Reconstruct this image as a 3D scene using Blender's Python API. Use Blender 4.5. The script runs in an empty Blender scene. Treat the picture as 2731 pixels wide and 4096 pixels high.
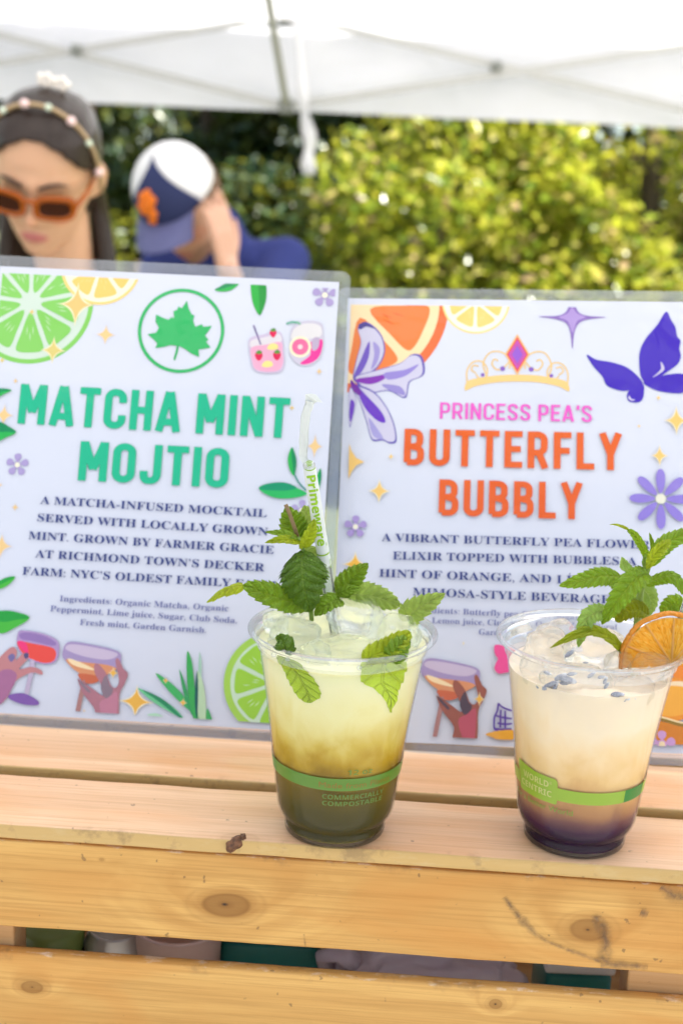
import bpy, bmesh, math, random
from mathutils import Vector, Matrix, noise
from math import radians as R_, sin, cos, pi
SC = bpy.context.scene
COL = SC.collection
# ------------------------------------------------------------------ camera, sky, sun, exposure
F, PITCH, ROLL, CZ = 5000.0, R_(13.4), R_(2.4), .309      # photograph pixels (2731 x 4096), metres
cam = bpy.data.cameras.new('camera')
cam.sensor_fit = 'VERTICAL'; cam.sensor_height = 36.0; cam.sensor_width = 24.0
cam.lens = F/4096*36.0
cam.clip_start = .02; cam.clip_end = 500
CF = Vector((0, cos(PITCH), -sin(PITCH)))
_up = Vector((0, sin(PITCH), cos(PITCH))); _rt = Vector((1, 0, 0))
CR = _rt*cos(ROLL)+_up*sin(ROLL); CU = -_rt*sin(ROLL)+_up*cos(ROLL)
CC = Vector((0, 0, CZ))
cam.dof.use_dof = True; cam.dof.focus_distance = .60; cam.dof.aperture_fstop = 8.5
co = bpy.data.objects.new('camera', cam); COL.objects.link(co)
co.matrix_world = Matrix(((CR.x, CU.x, -CF.x, 0), (CR.y, CU.y, -CF.y, 0), (CR.z, CU.z, -CF.z, CZ), (0, 0, 0, 1)))
SC.camera = co

SUN_EL, SUN_AZ = R_(50), Vector((.90, -.25, 0)).normalized()   # the sun stands to the right and a little behind the camera
SUN_DIR = Vector((SUN_AZ.x*cos(SUN_EL), SUN_AZ.y*cos(SUN_EL), sin(SUN_EL)))
w = bpy.data.worlds.new('World'); SC.world = w; w.use_nodes = True
nt = w.node_tree; nt.nodes.clear()
sky = nt.nodes.new('ShaderNodeTexSky'); sky.sky_type = 'NISHITA'; sky.sun_disc = False
sky.sun_elevation = SUN_EL; sky.sun_rotation = math.atan2(SUN_DIR.x, SUN_DIR.y)
sky.altitude = 50; sky.air_density = 1.0; sky.dust_density = 1.2
bg = nt.nodes.new('ShaderNodeBackground'); bg.inputs[1].default_value = .075
# soft white clouds over the blue
tc = nt.nodes.new('ShaderNodeTexCoord'); mp = nt.nodes.new('ShaderNodeMapping'); mp.inputs['Scale'].default_value = (1.6, 1.6, 3.2)
nz = nt.nodes.new('ShaderNodeTexNoise'); nz.inputs['Scale'].default_value = 1.7; nz.inputs['Detail'].default_value = 7; nz.inputs['Roughness'].default_value = .6
rp = nt.nodes.new('ShaderNodeValToRGB'); rp.color_ramp.elements[0].position = .52; rp.color_ramp.elements[1].position = .70
rp.color_ramp.elements[1].color = (.8, .8, .8, 1)
mx = nt.nodes.new('ShaderNodeMix'); mx.data_type = 'RGBA'; mx.inputs['B'].default_value = (8.0, 8.4, 9.2, 1)
o_ = nt.nodes.new('ShaderNodeOutputWorld')
nt.links.new(tc.outputs['Generated'], mp.inputs[0]); nt.links.new(mp.outputs[0], nz.inputs['Vector']); nt.links.new(nz.outputs['Fac'], rp.inputs[0])
nt.links.new(rp.outputs[0], mx.inputs['Factor']); nt.links.new(sky.outputs[0], mx.inputs['A']); nt.links.new(mx.outputs['Result'], bg.inputs[0]); nt.links.new(bg.outputs[0], o_.inputs[0])
sl = bpy.data.lights.new('sun', 'SUN'); sl.energy = 5.0; sl.angle = R_(.5); sl.color = (1, .95, .86)
so = bpy.data.objects.new('sun', sl); COL.objects.link(so); so.rotation_euler = SUN_DIR.to_track_quat('Z', 'Y').to_euler()
vs = SC.view_settings; vs.view_transform = 'Standard'; vs.look = 'None'; vs.gamma = 1; vs.exposure = 1.95; vs.use_curve_mapping = False
SC.render.engine = 'CYCLES'; cy = SC.cycles
cy.max_bounces = 14; cy.transmission_bounces = 12; cy.transparent_max_bounces = 24; cy.diffuse_bounces = 6; cy.glossy_bounces = 5
cy.use_denoising = True; cy.sample_clamp_indirect = 8

# ------------------------------------------------------------------ helpers
def ray(x, y): return CF + CR*((x-1365.5)/F) - CU*((y-2048)/F)
def atY(x, y, Y):
    d = ray(x, y); return CC + d*(Y/d.y)
def atP(x, y, p0, n):
    d = ray(x, y); return CC + d*((p0-CC).dot(n)/d.dot(n))
def lin1(c):
    c = c/255.0; return c/12.92 if c <= .04045 else ((c+.055)/1.055)**2.4
def lin(c): return tuple(lin1(v) for v in c)
def ink(c, ref=(221, 224, 240), a=.565):
    return tuple(min(.95, lin1(v)/lin1(q)*a) for v, q in zip(c, ref))
def rgba(c): return (c[0], c[1], c[2], 1)
class MB:
    def __init__(s): s.v = []; s.f = []; s.m = []; s.uv = None
    def add(s, vs, fs, mi=0):
        b = len(s.v); s.v += [tuple(p) for p in vs]
        for f in fs: s.f.append(tuple(i+b for i in f)); s.m.append(mi)
    def box(s, lo, hi, mi=0, bev=0):
        if bev:
            bm = bmesh.new(); bmesh.ops.create_cube(bm, size=1)
            for v in bm.verts: v.co = Vector([lo[i]+(v.co[i]+.5)*(hi[i]-lo[i]) for i in range(3)])
            bmesh.ops.bevel(bm, geom=bm.edges[:], offset=bev, segments=2, affect='EDGES', profile=.5)
            bm.verts.index_update(); s.add([v.co[:] for v in bm.verts], [[v.index for v in f.verts] for f in bm.faces], mi); bm.free(); return
        x0, y0, z0 = lo; x1, y1, z1 = hi
        s.add([(x0,y0,z0),(x1,y0,z0),(x1,y1,z0),(x0,y1,z0),(x0,y0,z1),(x1,y0,z1),(x1,y1,z1),(x0,y1,z1)],
              [(0,3,2,1),(4,5,6,7),(0,1,5,4),(1,2,6,5),(2,3,7,6),(3,0,4,7)], mi)
    def lathe(s, prof, n=96, mi=0, cap0=False, cap1=False, c=(0, 0)):
        vs = [(c[0]+r*cos(2*pi*k/n), c[1]+r*sin(2*pi*k/n), z) for r, z in prof for k in range(n)]
        fs = [(i*n+k, i*n+(k+1) % n, (i+1)*n+(k+1) % n, (i+1)*n+k) for i in range(len(prof)-1) for k in range(n)]
        if cap0: fs.append(tuple(reversed(range(n))))
        if cap1: fs.append(tuple((len(prof)-1)*n+k for k in range(n)))
        s.add(vs, fs, mi)
    def tube(s, pts, r, n=12, mi=0, caps=True, flat=1.0):
        pts = [Vector(p) for p in pts]; rs = r if isinstance(r, (list, tuple)) else [r]*len(pts)
        vs = []; a = None
        for i, p in enumerate(pts):
            t = (pts[min(i+1, len(pts)-1)]-pts[max(i-1, 0)]).normalized()
            if a is None: a = t.orthogonal().normalized()
            a = (a-t*a.dot(t)).normalized(); b = t.cross(a)
            vs += [p+(a*cos(2*pi*k/n)+b*sin(2*pi*k/n)*flat)*rs[i] for k in range(n)]
        fs = [(i*n+k, i*n+(k+1) % n, (i+1)*n+(k+1) % n, (i+1)*n+k) for i in range(len(pts)-1) for k in range(n)]
        if caps: fs += [tuple(reversed(range(n))), tuple((len(pts)-1)*n+k for k in range(n))]
        s.add(vs, fs, mi)
    def ball(s, c, rad, sub=2, mi=0, fn=None, M=None):
        bm = bmesh.new(); bmesh.ops.create_icosphere(bm, subdivisions=sub, radius=1)
        rr = rad if isinstance(rad, (tuple, list)) else (rad,)*3
        vs = []
        for v in bm.verts:
            p = v.co.copy()
            if fn: p = fn(p)
            p = Vector((p.x*rr[0], p.y*rr[1], p.z*rr[2]))
            if M: p = M @ p
            vs.append(p+Vector(c))
        bm.verts.index_update(); s.add(vs, [[v.index for v in f.verts] for f in bm.faces], mi); bm.free()
    def build(s, name, mats, parent=None, smooth=False, loc=None):
        me = bpy.data.meshes.new(name)
        vs = s.v if loc is None else [(a[0]-loc[0], a[1]-loc[1], a[2]-loc[2]) for a in s.v]
        me.from_pydata(vs, [], s.f)
        mats = mats if isinstance(mats, (list, tuple)) else [mats]
        for m in mats: me.materials.append(m)
        if len(mats) > 1: me.polygons.foreach_set('material_index', s.m)
        if smooth: me.polygons.foreach_set('use_smooth', [True]*len(s.f))
        if s.uv:
            l = me.uv_layers.new(name='UVMap'); l.data.foreach_set('uv', [q for p in me.loops for q in s.uv[p.vertex_index]])
        me.update()
        o = bpy.data.objects.new(name, me); COL.objects.link(o)
        if loc is not None and not (parent and (parent.location-Vector(loc)).length < 1e-7): o.location = loc
        if parent: o.parent = parent
        return o
def recalc(o):
    bm = bmesh.new(); bm.from_mesh(o.data); bmesh.ops.recalc_face_normals(bm, faces=bm.faces[:]); bm.to_mesh(o.data); bm.free(); return o
def tag(o, label, cat, group=None, kind=None):
    o['label'] = label; o['category'] = cat
    if group: o['group'] = group
    if kind: o['kind'] = kind
    return o
def thing(name, label, cat, loc=(0, 0, 0), group=None, M=None):
    o = bpy.data.objects.new(name, None); COL.objects.link(o); o.empty_display_size = .02
    if M is not None: o.matrix_world = M
    else: o.location = loc
    return tag(o, label, cat, group)
def cr(pts, n=6, closed=True):
    m = len(pts); out = []
    P = lambda i: pts[i % m] if closed else pts[max(0, min(m-1, i))]
    for i in range(m if closed else m-1):
        a, b, c, d = [Vector(P(i+k)) for k in (-1, 0, 1, 2)]
        for k in range(n):
            t = k/n
            out.append(.5*((2*b)+(c-a)*t+(2*a-5*b+4*c-d)*t*t+(3*b-a-3*c+d)*t**3))
    if not closed: out.append(Vector(pts[-1]))
    return out
# ------------------------------------------------------------------ materials
def newmat(name):
    m = bpy.data.materials.new(name); m.use_nodes = True; n = m.node_tree; n.nodes.clear()
    out = n.nodes.new('ShaderNodeOutputMaterial'); return m, n, out
def N(nt, t, **kw):
    n = nt.nodes.new('ShaderNode'+t)
    for k, v in kw.items():
        if k in n.inputs: n.inputs[k].default_value = v
        else: setattr(n, k, v)
    return n
def L(nt, a, b): nt.links.new(a, b)
def mth(nt, op, a, b=None, c=None, clamp=False):
    n = nt.nodes.new('ShaderNodeMath'); n.operation = op; n.use_clamp = clamp
    for i, v in enumerate((a, b, c)):
        if v is None: continue
        if isinstance(v, (int, float)): n.inputs[i].default_value = v
        else: nt.links.new(v, n.inputs[i])
    return n.outputs[0]
def mixc(nt, f, a, b, blend='MIX'):
    n = nt.nodes.new('ShaderNodeMix'); n.data_type = 'RGBA'; n.blend_type = blend
    for k, v in (('Factor', f), ('A', a), ('B', b)):
        i = [q for q in n.inputs if q.name == k and (q.type == ('VALUE' if k == 'Factor' else 'RGBA'))][0]
        if isinstance(v, (int, float)): i.default_value = v
        elif isinstance(v, tuple): i.default_value = rgba(v)
        else: nt.links.new(v, i)
    return [q for q in n.outputs if q.type == 'RGBA'][0]
def ramp(nt, fac, stops, interp='LINEAR'):
    n = nt.nodes.new('ShaderNodeValToRGB'); n.color_ramp.interpolation = interp; e = n.color_ramp.elements
    while len(e) < len(stops): e.new(.5)
    for q, (p, c) in zip(e, sorted(stops, key=lambda a: a[0])):
        q.position = p; q.color = rgba(c) if isinstance(c, tuple) else (c, c, c, 1)
    nt.links.new(fac, n.inputs[0]); return n.outputs[0]
_mc = {}
def plain(name, c, rough=.5, spec=.5, noise_amt=.08, nscale=30, metal=0, coat=0, bump=0, sss=0, trans=0):
    key = (name, c)
    if key in _mc: return _mc[key]
    m, n, out = newmat(name)
    p = N(n, 'BsdfPrincipled', Roughness=rough, Metallic=metal); p.inputs['Specular IOR Level'].default_value = spec
    p.inputs['Coat Weight'].default_value = coat; p.inputs['Coat Roughness'].default_value = .035; p.inputs['Coat IOR'].default_value = 1.5-.08*(coat > .8)
    t = N(n, 'TexCoord'); z = N(n, 'TexNoise', Scale=nscale, Detail=5.0); L(n, t.outputs['Object'], z.inputs['Vector'])
    f = mth(n, 'MULTIPLY', mth(n, 'SUBTRACT', z.outputs['Fac'], .5), noise_amt*4)
    L(n, mixc(n, mth(n, 'ADD', f, .5, clamp=True), tuple(max(0, v*(1-noise_amt*2)) for v in c), tuple(min(1, v*(1+noise_amt*2)) for v in c)), p.inputs['Base Color'])
    if sss: p.inputs['Subsurface Weight'].default_value = sss; p.inputs['Subsurface Radius'].default_value = (.012, .005, .003); p.inputs['Subsurface Scale'].default_value = 1
    if coat > .8:      # the film over the sheet is never quite flat
        lo_ = N(n, 'TexNoise', Scale=17.0, Detail=3.0, Distortion=.4); L(n, t.outputs['Object'], lo_.inputs['Vector']); b = N(n, 'Bump', Strength=.15, Distance=.010); L(n, lo_.outputs['Fac'], b.inputs['Height']); L(n, b.outputs[0], p.inputs['Coat Normal'])
    if bump:
        b = N(n, 'Bump', Strength=bump, Distance=.002); L(n, z.outputs['Fac'], b.inputs['Height']); L(n, b.outputs[0], p.inputs['Normal'])
    if trans:
        tr = N(n, 'BsdfTranslucent', Color=rgba(c)); s = N(n, 'MixShader', Fac=trans); L(n, p.outputs[0], s.inputs[1]); L(n, tr.outputs[0], s.inputs[2]); L(n, s.outputs[0], out.inputs[0])
    else: L(n, p.outputs[0], out.inputs[0])
    _mc[key] = m; return m
def print_mat(c):
    """ink under the glossy film of the sign: colour is the ink's own"""
    return plain('printed_ink', ink(c), .4, .12, .012, 900, coat=.85)
def clear_plastic(name, tint=(1, 1, 1), haze=.05, ior=1.46, rough=.04, gl=1.0):
    """thin clear sheet: what lies behind shows straight through, with a mirror-like sheen on top"""
    m, n, out = newmat(name)
    t = N(n, 'BsdfTransparent', Color=rgba(tint)); g = N(n, 'BsdfGlossy', Roughness=rough); d = N(n, 'BsdfDiffuse', Color=(.9, .92, .95, 1))
    fr = N(n, 'Fresnel', IOR=ior); s = N(n, 'MixShader'); s2 = N(n, 'MixShader', Fac=haze)
    L(n, mth(n, 'MULTIPLY', fr.outputs[0], gl, clamp=True), s.inputs[0]); L(n, s2.outputs[0], s.inputs[1]); L(n, g.outputs[0], s.inputs[2])
    L(n, t.outputs[0], s2.inputs[1]); L(n, d.outputs[0], s2.inputs[2]); L(n, s.outputs[0], out.inputs[0]); return m
def leaf_mat(name, base, vein, under=.35, rough=.42, nv=7, yellow=(.55, .62, .04)):
    m, n, out = newmat(name)
    uv = N(n, 'UVMap'); sp = N(n, 'SeparateXYZ'); L(n, uv.outputs[0], sp.inputs[0])
    t = mth(n, 'ABSOLUTE', mth(n, 'SUBTRACT', mth(n, 'MULTIPLY', sp.outputs[0], 2.0), 1.0)); s = sp.outputs[1]
    mid = ramp(n, t, [(0.0, 1.0), (.035, .8), (.085, 0.0)])
    ph = mth(n, 'FRACT', mth(n, 'SUBTRACT', mth(n, 'MULTIPLY', s, float(nv)), mth(n, 'MULTIPLY', mth(n, 'POWER', t, .85), 1.25)))
    lat = ramp(n, mth(n, 'ABSOLUTE', mth(n, 'SUBTRACT', ph, .5)), [(0, .7), (.06, .35), (.16, 0.0)])
    tc = N(n, 'TexCoord'); vo = N(n, 'TexVoronoi', Scale=620.0, feature='DISTANCE_TO_EDGE'); L(n, tc.outputs['Object'], vo.inputs['Vector'])
    net = ramp(n, vo.outputs['Distance'], [(0, .34), (.16, 0.0)])
    z = N(n, 'TexNoise', Scale=90.0, Detail=4.0); L(n, tc.outputs['Object'], z.inputs['Vector'])
    c = mixc(n, z.outputs['Fac'], tuple(v*.72 for v in base), tuple(min(1, v*1.75) for v in base))
    if 'soaked' in name: net = mth(n, 'MULTIPLY', net, .25)
    v = mth(n, 'MAXIMUM', mth(n, 'MAXIMUM', mid, lat), net)
    c = mixc(n, mth(n, 'MULTIPLY', v, .35 if 'soaked' in name else .75), c, vein)
    p = N(n, 'BsdfPrincipled', Roughness=rough); p.inputs['Specular IOR Level'].default_value = .45; L(n, c, p.inputs['Base Color'])
    b = N(n, 'Bump', Strength=.9, Distance=.0011, invert=True)
    L(n, mth(n, 'ADD', mth(n, 'MAXIMUM', mid, lat), mth(n, 'MULTIPLY', net, 1.6)), b.inputs['Height']); L(n, b.outputs[0], p.inputs['Normal'])
    tr = N(n, 'BsdfTranslucent'); L(n, mixc(n, .45, c, yellow), tr.inputs[0])
    sh = N(n, 'MixShader', Fac=under); L(n, p.outputs[0], sh.inputs[1]); L(n, tr.outputs[0], sh.inputs[2]); L(n, sh.outputs[0], out.inputs[0]); return m
def crown_mat(name, stops, trans=.4, rough=.35):
    m, n, out = newmat(name)
    g = N(n, 'NewGeometry'); c = ramp(n, g.outputs['Random Per Island'], stops)
    p = N(n, 'BsdfPrincipled', Roughness=rough); p.inputs['Specular IOR Level'].default_value = .55; L(n, c, p.inputs['Base Color'])
    tr = N(n, 'BsdfTranslucent'); L(n, mixc(n, .5, c, (.55, .52, .05)), tr.inputs[0])
    sh = N(n, 'MixShader', Fac=trans); L(n, p.outputs[0], sh.inputs[1]); L(n, tr.outputs[0], sh.inputs[2]); L(n, sh.outputs[0], out.inputs[0]); return m
def wood(name, base, ax=2, knots=(), seed=0, rough=.42, gloss=.35, streak=.5, edge=None):
    """pine: grain along local x; knots = (x, a, rx, ra, strength) in metres on the face spanned by x and axis ax"""
    m, n, out = newmat(name)
    tc = N(n, 'TexCoord'); P = N(n, 'VectorMath', operation='ADD'); L(n, tc.outputs['Object'], P.inputs[0]); P.inputs[1].default_value = (0, 0, 0)
    warp = N(n, 'TexNoise', Scale=14.0, Detail=2.0); mw = N(n, 'VectorMath', operation='ADD'); mw.inputs[1].default_value = (seed*1.7, seed*.9, seed*.4)
    L(n, P.outputs[0], mw.inputs[0]); L(n, mw.outputs[0], warp.inputs['Vector'])
    total = None; dark = None; bend = None
    for (kx, ka, rx, ra, st) in knots:
        k = [0, 0, 0]; k[0] = kx; k[ax] = ka; sc = [0, 0, 0]; sc[0] = 1/rx; sc[ax] = 1/ra
        a = N(n, 'VectorMath', operation='SUBTRACT'); L(n, P.outputs[0], a.inputs[0]); a.inputs[1].default_value = k
        b = N(n, 'VectorMath', operation='MULTIPLY'); L(n, a.outputs[0], b.inputs[0]); b.inputs[1].default_value = sc
        l = N(n, 'VectorMath', operation='LENGTH'); L(n, b.outputs[0], l.inputs[0])
        d = mth(n, 'ADD', l.outputs['Value'], mth(n, 'MULTIPLY', mth(n, 'SUBTRACT', warp.outputs['Fac'], .5), .8))
        rg = ramp(n, d, [(0, 1.0), (.10, .97), (.16, .75), (.28, .62), (.44, .62), (.52, .70), (.60, .26), (.80, .10), (.88, .17), (.95, .05), (1, 0)])
        rg = mth(n, 'MULTIPLY', rg, st); core = mth(n, 'MULTIPLY', ramp(n, d, [(0, 1.0), (.09, .85), (.16, 0.0)]), st, clamp=True)
        bd = mth(n, 'MULTIPLY', ramp(n, mth(n, 'MULTIPLY', d, .36), [(0, 1.0), (.3, .62), (.65, .18), (1, 0)]), ra*110.0*st); bend = bd if bend is None else mth(n, 'ADD', bend, bd)
        total = rg if total is None else mth(n, 'MAXIMUM', total, rg); dark = core if dark is None else mth(n, 'MAXIMUM', dark, core)
    # growth bands, bent around the knots
    sc = N(n, 'Mapping'); sc.inputs['Scale'].default_value = (1.5, 42, 42); sc.inputs['Location'].default_value = (seed*3.1, seed, seed*2.3); L(n, P.outputs[0], sc.inputs[0])
    if bend is not None:      # the grain runs round the knots
        cbx = N(n, 'CombineXYZ'); L(n, bend, cbx.inputs[1]); L(n, bend, cbx.inputs[2]); sc2 = N(n, 'VectorMath', operation='ADD'); L(n, sc.outputs[0], sc2.inputs[0]); L(n, cbx.outputs[0], sc2.inputs[1]); sc = sc2
    band = N(n, 'TexNoise', Scale=1.0, Detail=3.0, Distortion=.6); L(n, sc.outputs[0], band.inputs['Vector'])
    fine = N(n, 'Mapping'); fine.inputs['Scale'].default_value = (11, 700, 700); fine.inputs['Location'].default_value = (seed, seed*7, 0); L(n, P.outputs[0], fine.inputs[0])
    fib = N(n, 'TexNoise', Scale=1.0, Detail=4.0, Roughness=.65); L(n, fine.outputs[0], fib.inputs['Vector'])
    lo = tuple(v*q for v, q in zip(base, (.74, .58, .40))); hi = tuple(min(1, v*q) for v, q in zip(base, (1.10, 1.12, 1.16)))
    c = mixc(n, ramp(n, band.outputs['Fac'], [(.34, 0.0), (.66, 1.0)]), tuple(b_*(1-streak)+l_*streak for b_, l_ in zip(base, lo)), hi)
    c = mixc(n, mth(n, 'MULTIPLY', ramp(n, fib.outputs['Fac'], [(.34, 1.0), (.56, 0.0)]), .36), c, tuple(v*.72 for v in lo))
    big = N(n, 'Mapping'); big.inputs['Scale'].default_value = (5, 26, 26); big.inputs['Location'].default_value = (seed*2.7, seed*.3, seed); L(n, P.outputs[0], big.inputs[0]); bz = N(n, 'TexNoise', Scale=1.0, Detail=2.0, Distortion=1.2); L(n, big.outputs[0], bz.inputs['Vector'])
    c = mixc(n, mth(n, 'MULTIPLY', ramp(n, bz.outputs['Fac'], [(.44, 0.0), (.62, 1.0)]), .45), c, tuple(v*q for v, q in zip(base, (.90, .62, .36))))
    if total is not None:
        c = mixc(n, total, c, (.24, .10, .018)); c = mixc(n, dark, c, (.035, .018, .010))
    if edge:      # worn pale fibres and dirt along the handled edge
        sx = N(n, 'SeparateXYZ'); L(n, P.outputs[0], sx.inputs[0]); ez = mth(n, 'MULTIPLY', sx.outputs[edge[0]], edge[2]); wz = N(n, 'TexNoise', Scale=1.0, Detail=5.0, Roughness=.7); wm = N(n, 'Mapping'); wm.inputs['Scale'].default_value = (75, 200, 200); L(n, mw.outputs[0], wm.inputs[0]); L(n, wm.outputs[0], wz.inputs['Vector'])
        near = ramp(n, mth(n, 'MULTIPLY', mth(n, 'SUBTRACT', ez, edge[1]-.006), 160.0), [(0, 0.0), (.9, .62)])
        c = mixc(n, mth(n, 'MULTIPLY', ramp(n, mth(n, 'ADD', wz.outputs['Fac'], mth(n, 'SUBTRACT', near, .5)), [(.66, 0.0), (.80, 1.0)]), .55), c, (.82, .70, .56))
        if edge[0] == 1: c = mixc(n, ramp(n, mth(n, 'MULTIPLY', mth(n, 'SUBTRACT', ez, edge[1]-.0009), 1000.0), [(0, 0.0), (.5, .85)]), c, mixc(n, band.outputs['Fac'], (.40, .25, .065), (.62, .40, .13)))  # front edge face toned deeper gold than the top, shade put into the colour
        dz = N(n, 'TexNoise', Scale=46.0, Detail=5.0, Roughness=.65); L(n, mw.outputs[0], dz.inputs['Vector']); c = mixc(n, mth(n, 'MULTIPLY', mth(n, 'MULTIPLY', ramp(n, dz.outputs['Fac'], [(.56, 0.0), (.68, 1.0)]), near), .8), c, (.16, .09, .04))
    spk = N(n, 'TexNoise', Scale=210.0, Detail=2.0); L(n, mw.outputs[0], spk.inputs['Vector'])
    c = mixc(n, mth(n, 'MULTIPLY', ramp(n, spk.outputs['Fac'], [(.715, 0.0), (.76, 1.0)]), .55), c, (.10, .055, .03))
    p = N(n, 'BsdfPrincipled', Roughness=rough); p.inputs['Specular IOR Level'].default_value = gloss; L(n, c, p.inputs['Base Color'])
    b = N(n, 'Bump', Strength=.35, Distance=.0006); L(n, mth(n, 'ADD', fib.outputs['Fac'], mth(n, 'MULTIPLY', band.outputs['Fac'], .6)), b.inputs['Height']); L(n, b.outputs[0], p.inputs['Normal'])
    L(n, p.outputs[0], out.inputs[0]); return m
# ------------------------------------------------------------------ ground
GZ = -1.28
def grass_mat():
    m, n, out = newmat('lawn'); tc = N(n, 'TexCoord'); a = N(n, 'TexNoise', Scale=1.3, Detail=6.0); b = N(n, 'TexNoise', Scale=60.0, Detail=4.0)
    L(n, tc.outputs['Object'], a.inputs['Vector']); L(n, tc.outputs['Object'], b.inputs['Vector'])
    c = mixc(n, a.outputs['Fac'], (.05, .075, .018), (.11, .12, .04)); c = mixc(n, mth(n, 'MULTIPLY', b.outputs['Fac'], .5), c, (.16, .14, .07))
    p = N(n, 'BsdfPrincipled', Roughness=.9); L(n, c, p.inputs['Base Color']); L(n, p.outputs[0], out.inputs[0]); return m
g = MB(); g.add([(-250, -250, GZ), (250, -250, GZ), (250, 250, GZ), (-250, 250, GZ)], [(0, 1, 2, 3)])
tag(g.build('ground', grass_mat()), 'worn green lawn under the tent and hedge', 'ground', kind='structure')
pv = MB(); pv.add([(-60, -14, GZ+.004), (60, -14, GZ+.004), (60, .9, GZ+.004), (-60, .9, GZ+.004)], [(0, 1, 2, 3)])
tag(pv.build('path', plain('grey_pavement', (.30, .29, .27), .85, .2, .12, 3)), 'grey paved path in front of the drinks stall', 'path', kind='structure')

# ------------------------------------------------------------------ pop-up tent
def canvas_mat():
    m, n, out = newmat('tent_canvas'); tc = N(n, 'TexCoord'); z = N(n, 'TexNoise', Scale=2.2, Detail=4.0, Distortion=1.0); L(n, tc.outputs['Object'], z.inputs['Vector'])
    c = mixc(n, z.outputs['Fac'], (.78, .76, .81), (.90, .88, .92))
    p = N(n, 'BsdfPrincipled', Roughness=.7); L(n, c, p.inputs['Base Color']); tr = N(n, 'BsdfTranslucent', Color=(.95, .945, .975, 1))
    b = N(n, 'Bump', Strength=.6, Distance=.05); L(n, z.outputs['Fac'], b.inputs['Height']); L(n, b.outputs[0], p.inputs['Normal'])
    s = N(n, 'MixShader', Fac=.34); L(n, p.outputs[0], s.inputs[1]); L(n, tr.outputs[0], s.inputs[2]); L(n, s.outputs[0], out.inputs[0]); return m
canvas = canvas_mat()
steel = plain('tent_steel', (.44, .44, .43), .42, .5, .05, 20, metal=.25); grey_plastic = plain('grey_joint_plastic', (.20, .21, .20), .5, .4, .05, 20)
TX0, TX1, TY0, TY1, TB, TE = -1.75, 1.36, .14, 4.5, .645, .90
tent = thing('canopy_tent', 'white pop-up canopy tent with scissor truss above the stall', 'tent', ((TX0+TX1)/2, (TY0+TY1)/2, GZ))
TI = Matrix.Translation(tent.location).inverted()
def tpart(mb, name, mat, smooth=False):
    o = mb.build(name, mat, tent, smooth); o.matrix_parent_inverse = TI; return o
rm = MB(); cx, cyy = (TX0+TX1)/2, (TY0+TY1)/2; nx, ny = 40, 48; vs = []; fs = []
for j in range(ny+1):
    for i in range(nx+1):
        x = TX0+(TX1-TX0)*i/nx; y = TY0+(TY1-TY0)*j/ny
        u = abs(x-cx)/(TX1-cx); v = abs(y-cyy)/(TY1-cyy); d = max(u, v)
        z = TE+(1-d)*.95-.06*sin(pi*d)+.012*noise.noise(Vector((x*2, y*2, 0)))
        vs.append((x, y, z))
for j in range(ny):
    for i in range(nx): fs.append((j*(nx+1)+i, j*(nx+1)+i+1, (j+1)*(nx+1)+i+1, (j+1)*(nx+1)+i))
rm.add(vs, fs); tpart(rm, 'roof', canvas, True)
def valance(a, b):
    m = MB(); n = 90; k = 8; vs = []; d = Vector((b[0]-a[0], b[1]-a[1], 0)); nr = Vector((d.y, -d.x, 0)).normalized()
    for i in range(n+1):
        t = i/n
        for j in range(k+1):
            s = j/k; p = Vector((a[0]+d.x*t, a[1]+d.y*t, TE+(TB-TE)*s))
            p += nr*(s*.012*sin(t*26+2*noise.noise(Vector((t*5, s, 0))))+.006*noise.noise(Vector((t*22, s*2, 3))))
            vs.append(p)
    m.add(vs, [(i*(k+1)+j, (i+1)*(k+1)+j, (i+1)*(k+1)+j+1, i*(k+1)+j+1) for i in range(n) for j in range(k)])
    tpart(m, 'valance', canvas, True)
valance((TX0, TY1), (TX1, TY1)); valance((TX0, TY0), (TX0, TY1)); valance((TX1, TY1), (TX1, TY0)); valance((TX1, TY0), (TX0, TY0))
def bar(a, b, w_=.022, h_=.011):
    a, b = Vector(a), Vector(b); m = MB(); t = (b-a).normalized(); up = Vector((0, 0, 1)); sd = t.cross(up)
    if sd.length < .1: sd = Vector((1, 0, 0))
    sd.normalize(); up = sd.cross(t)
    vs = [p+sd*(x*h_/2)+up*(z*w_/2) for p in (a, b) for x, z in ((-1, -1), (1, -1), (1, 1), (-1, 1))]
    m.add(vs, [(0, 1, 2, 3), (7, 6, 5, 4), (0, 4, 5, 1), (1, 5, 6, 2), (2, 6, 7, 3), (3, 7, 4, 0)]); return m
YB = 4.44
xs = (TX0+.03, -.95, -.245, .455, TX1-.03)
hi, lo, mid = .945, .655, .815
for y in (YB, TY0+.06):
    for a, b in (((xs[0], y, hi), (xs[2], y-.016, lo)), ((xs[0], y-.016, lo), (xs[2], y, hi)), ((xs[2], y, hi), (xs[4], y-.016, lo)), ((xs[2], y-.016, lo), (xs[4], y, hi))):
        tpart(bar(a, b), 'truss_bar', steel)
    if y == YB:
        for x, z, s in ((xs[1], mid-.008, .022), (xs[3], mid-.004, .022), (xs[2]-.005, .945, .034), (xs[2], .655, .032)):
            j = MB(); j.box((x-s*.8, y-.035, z-s*.75), (x+s*.8, y+.02, z+s*.75), bev=.006); tpart(j, 'joint_bracket', grey_plastic)
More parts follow.
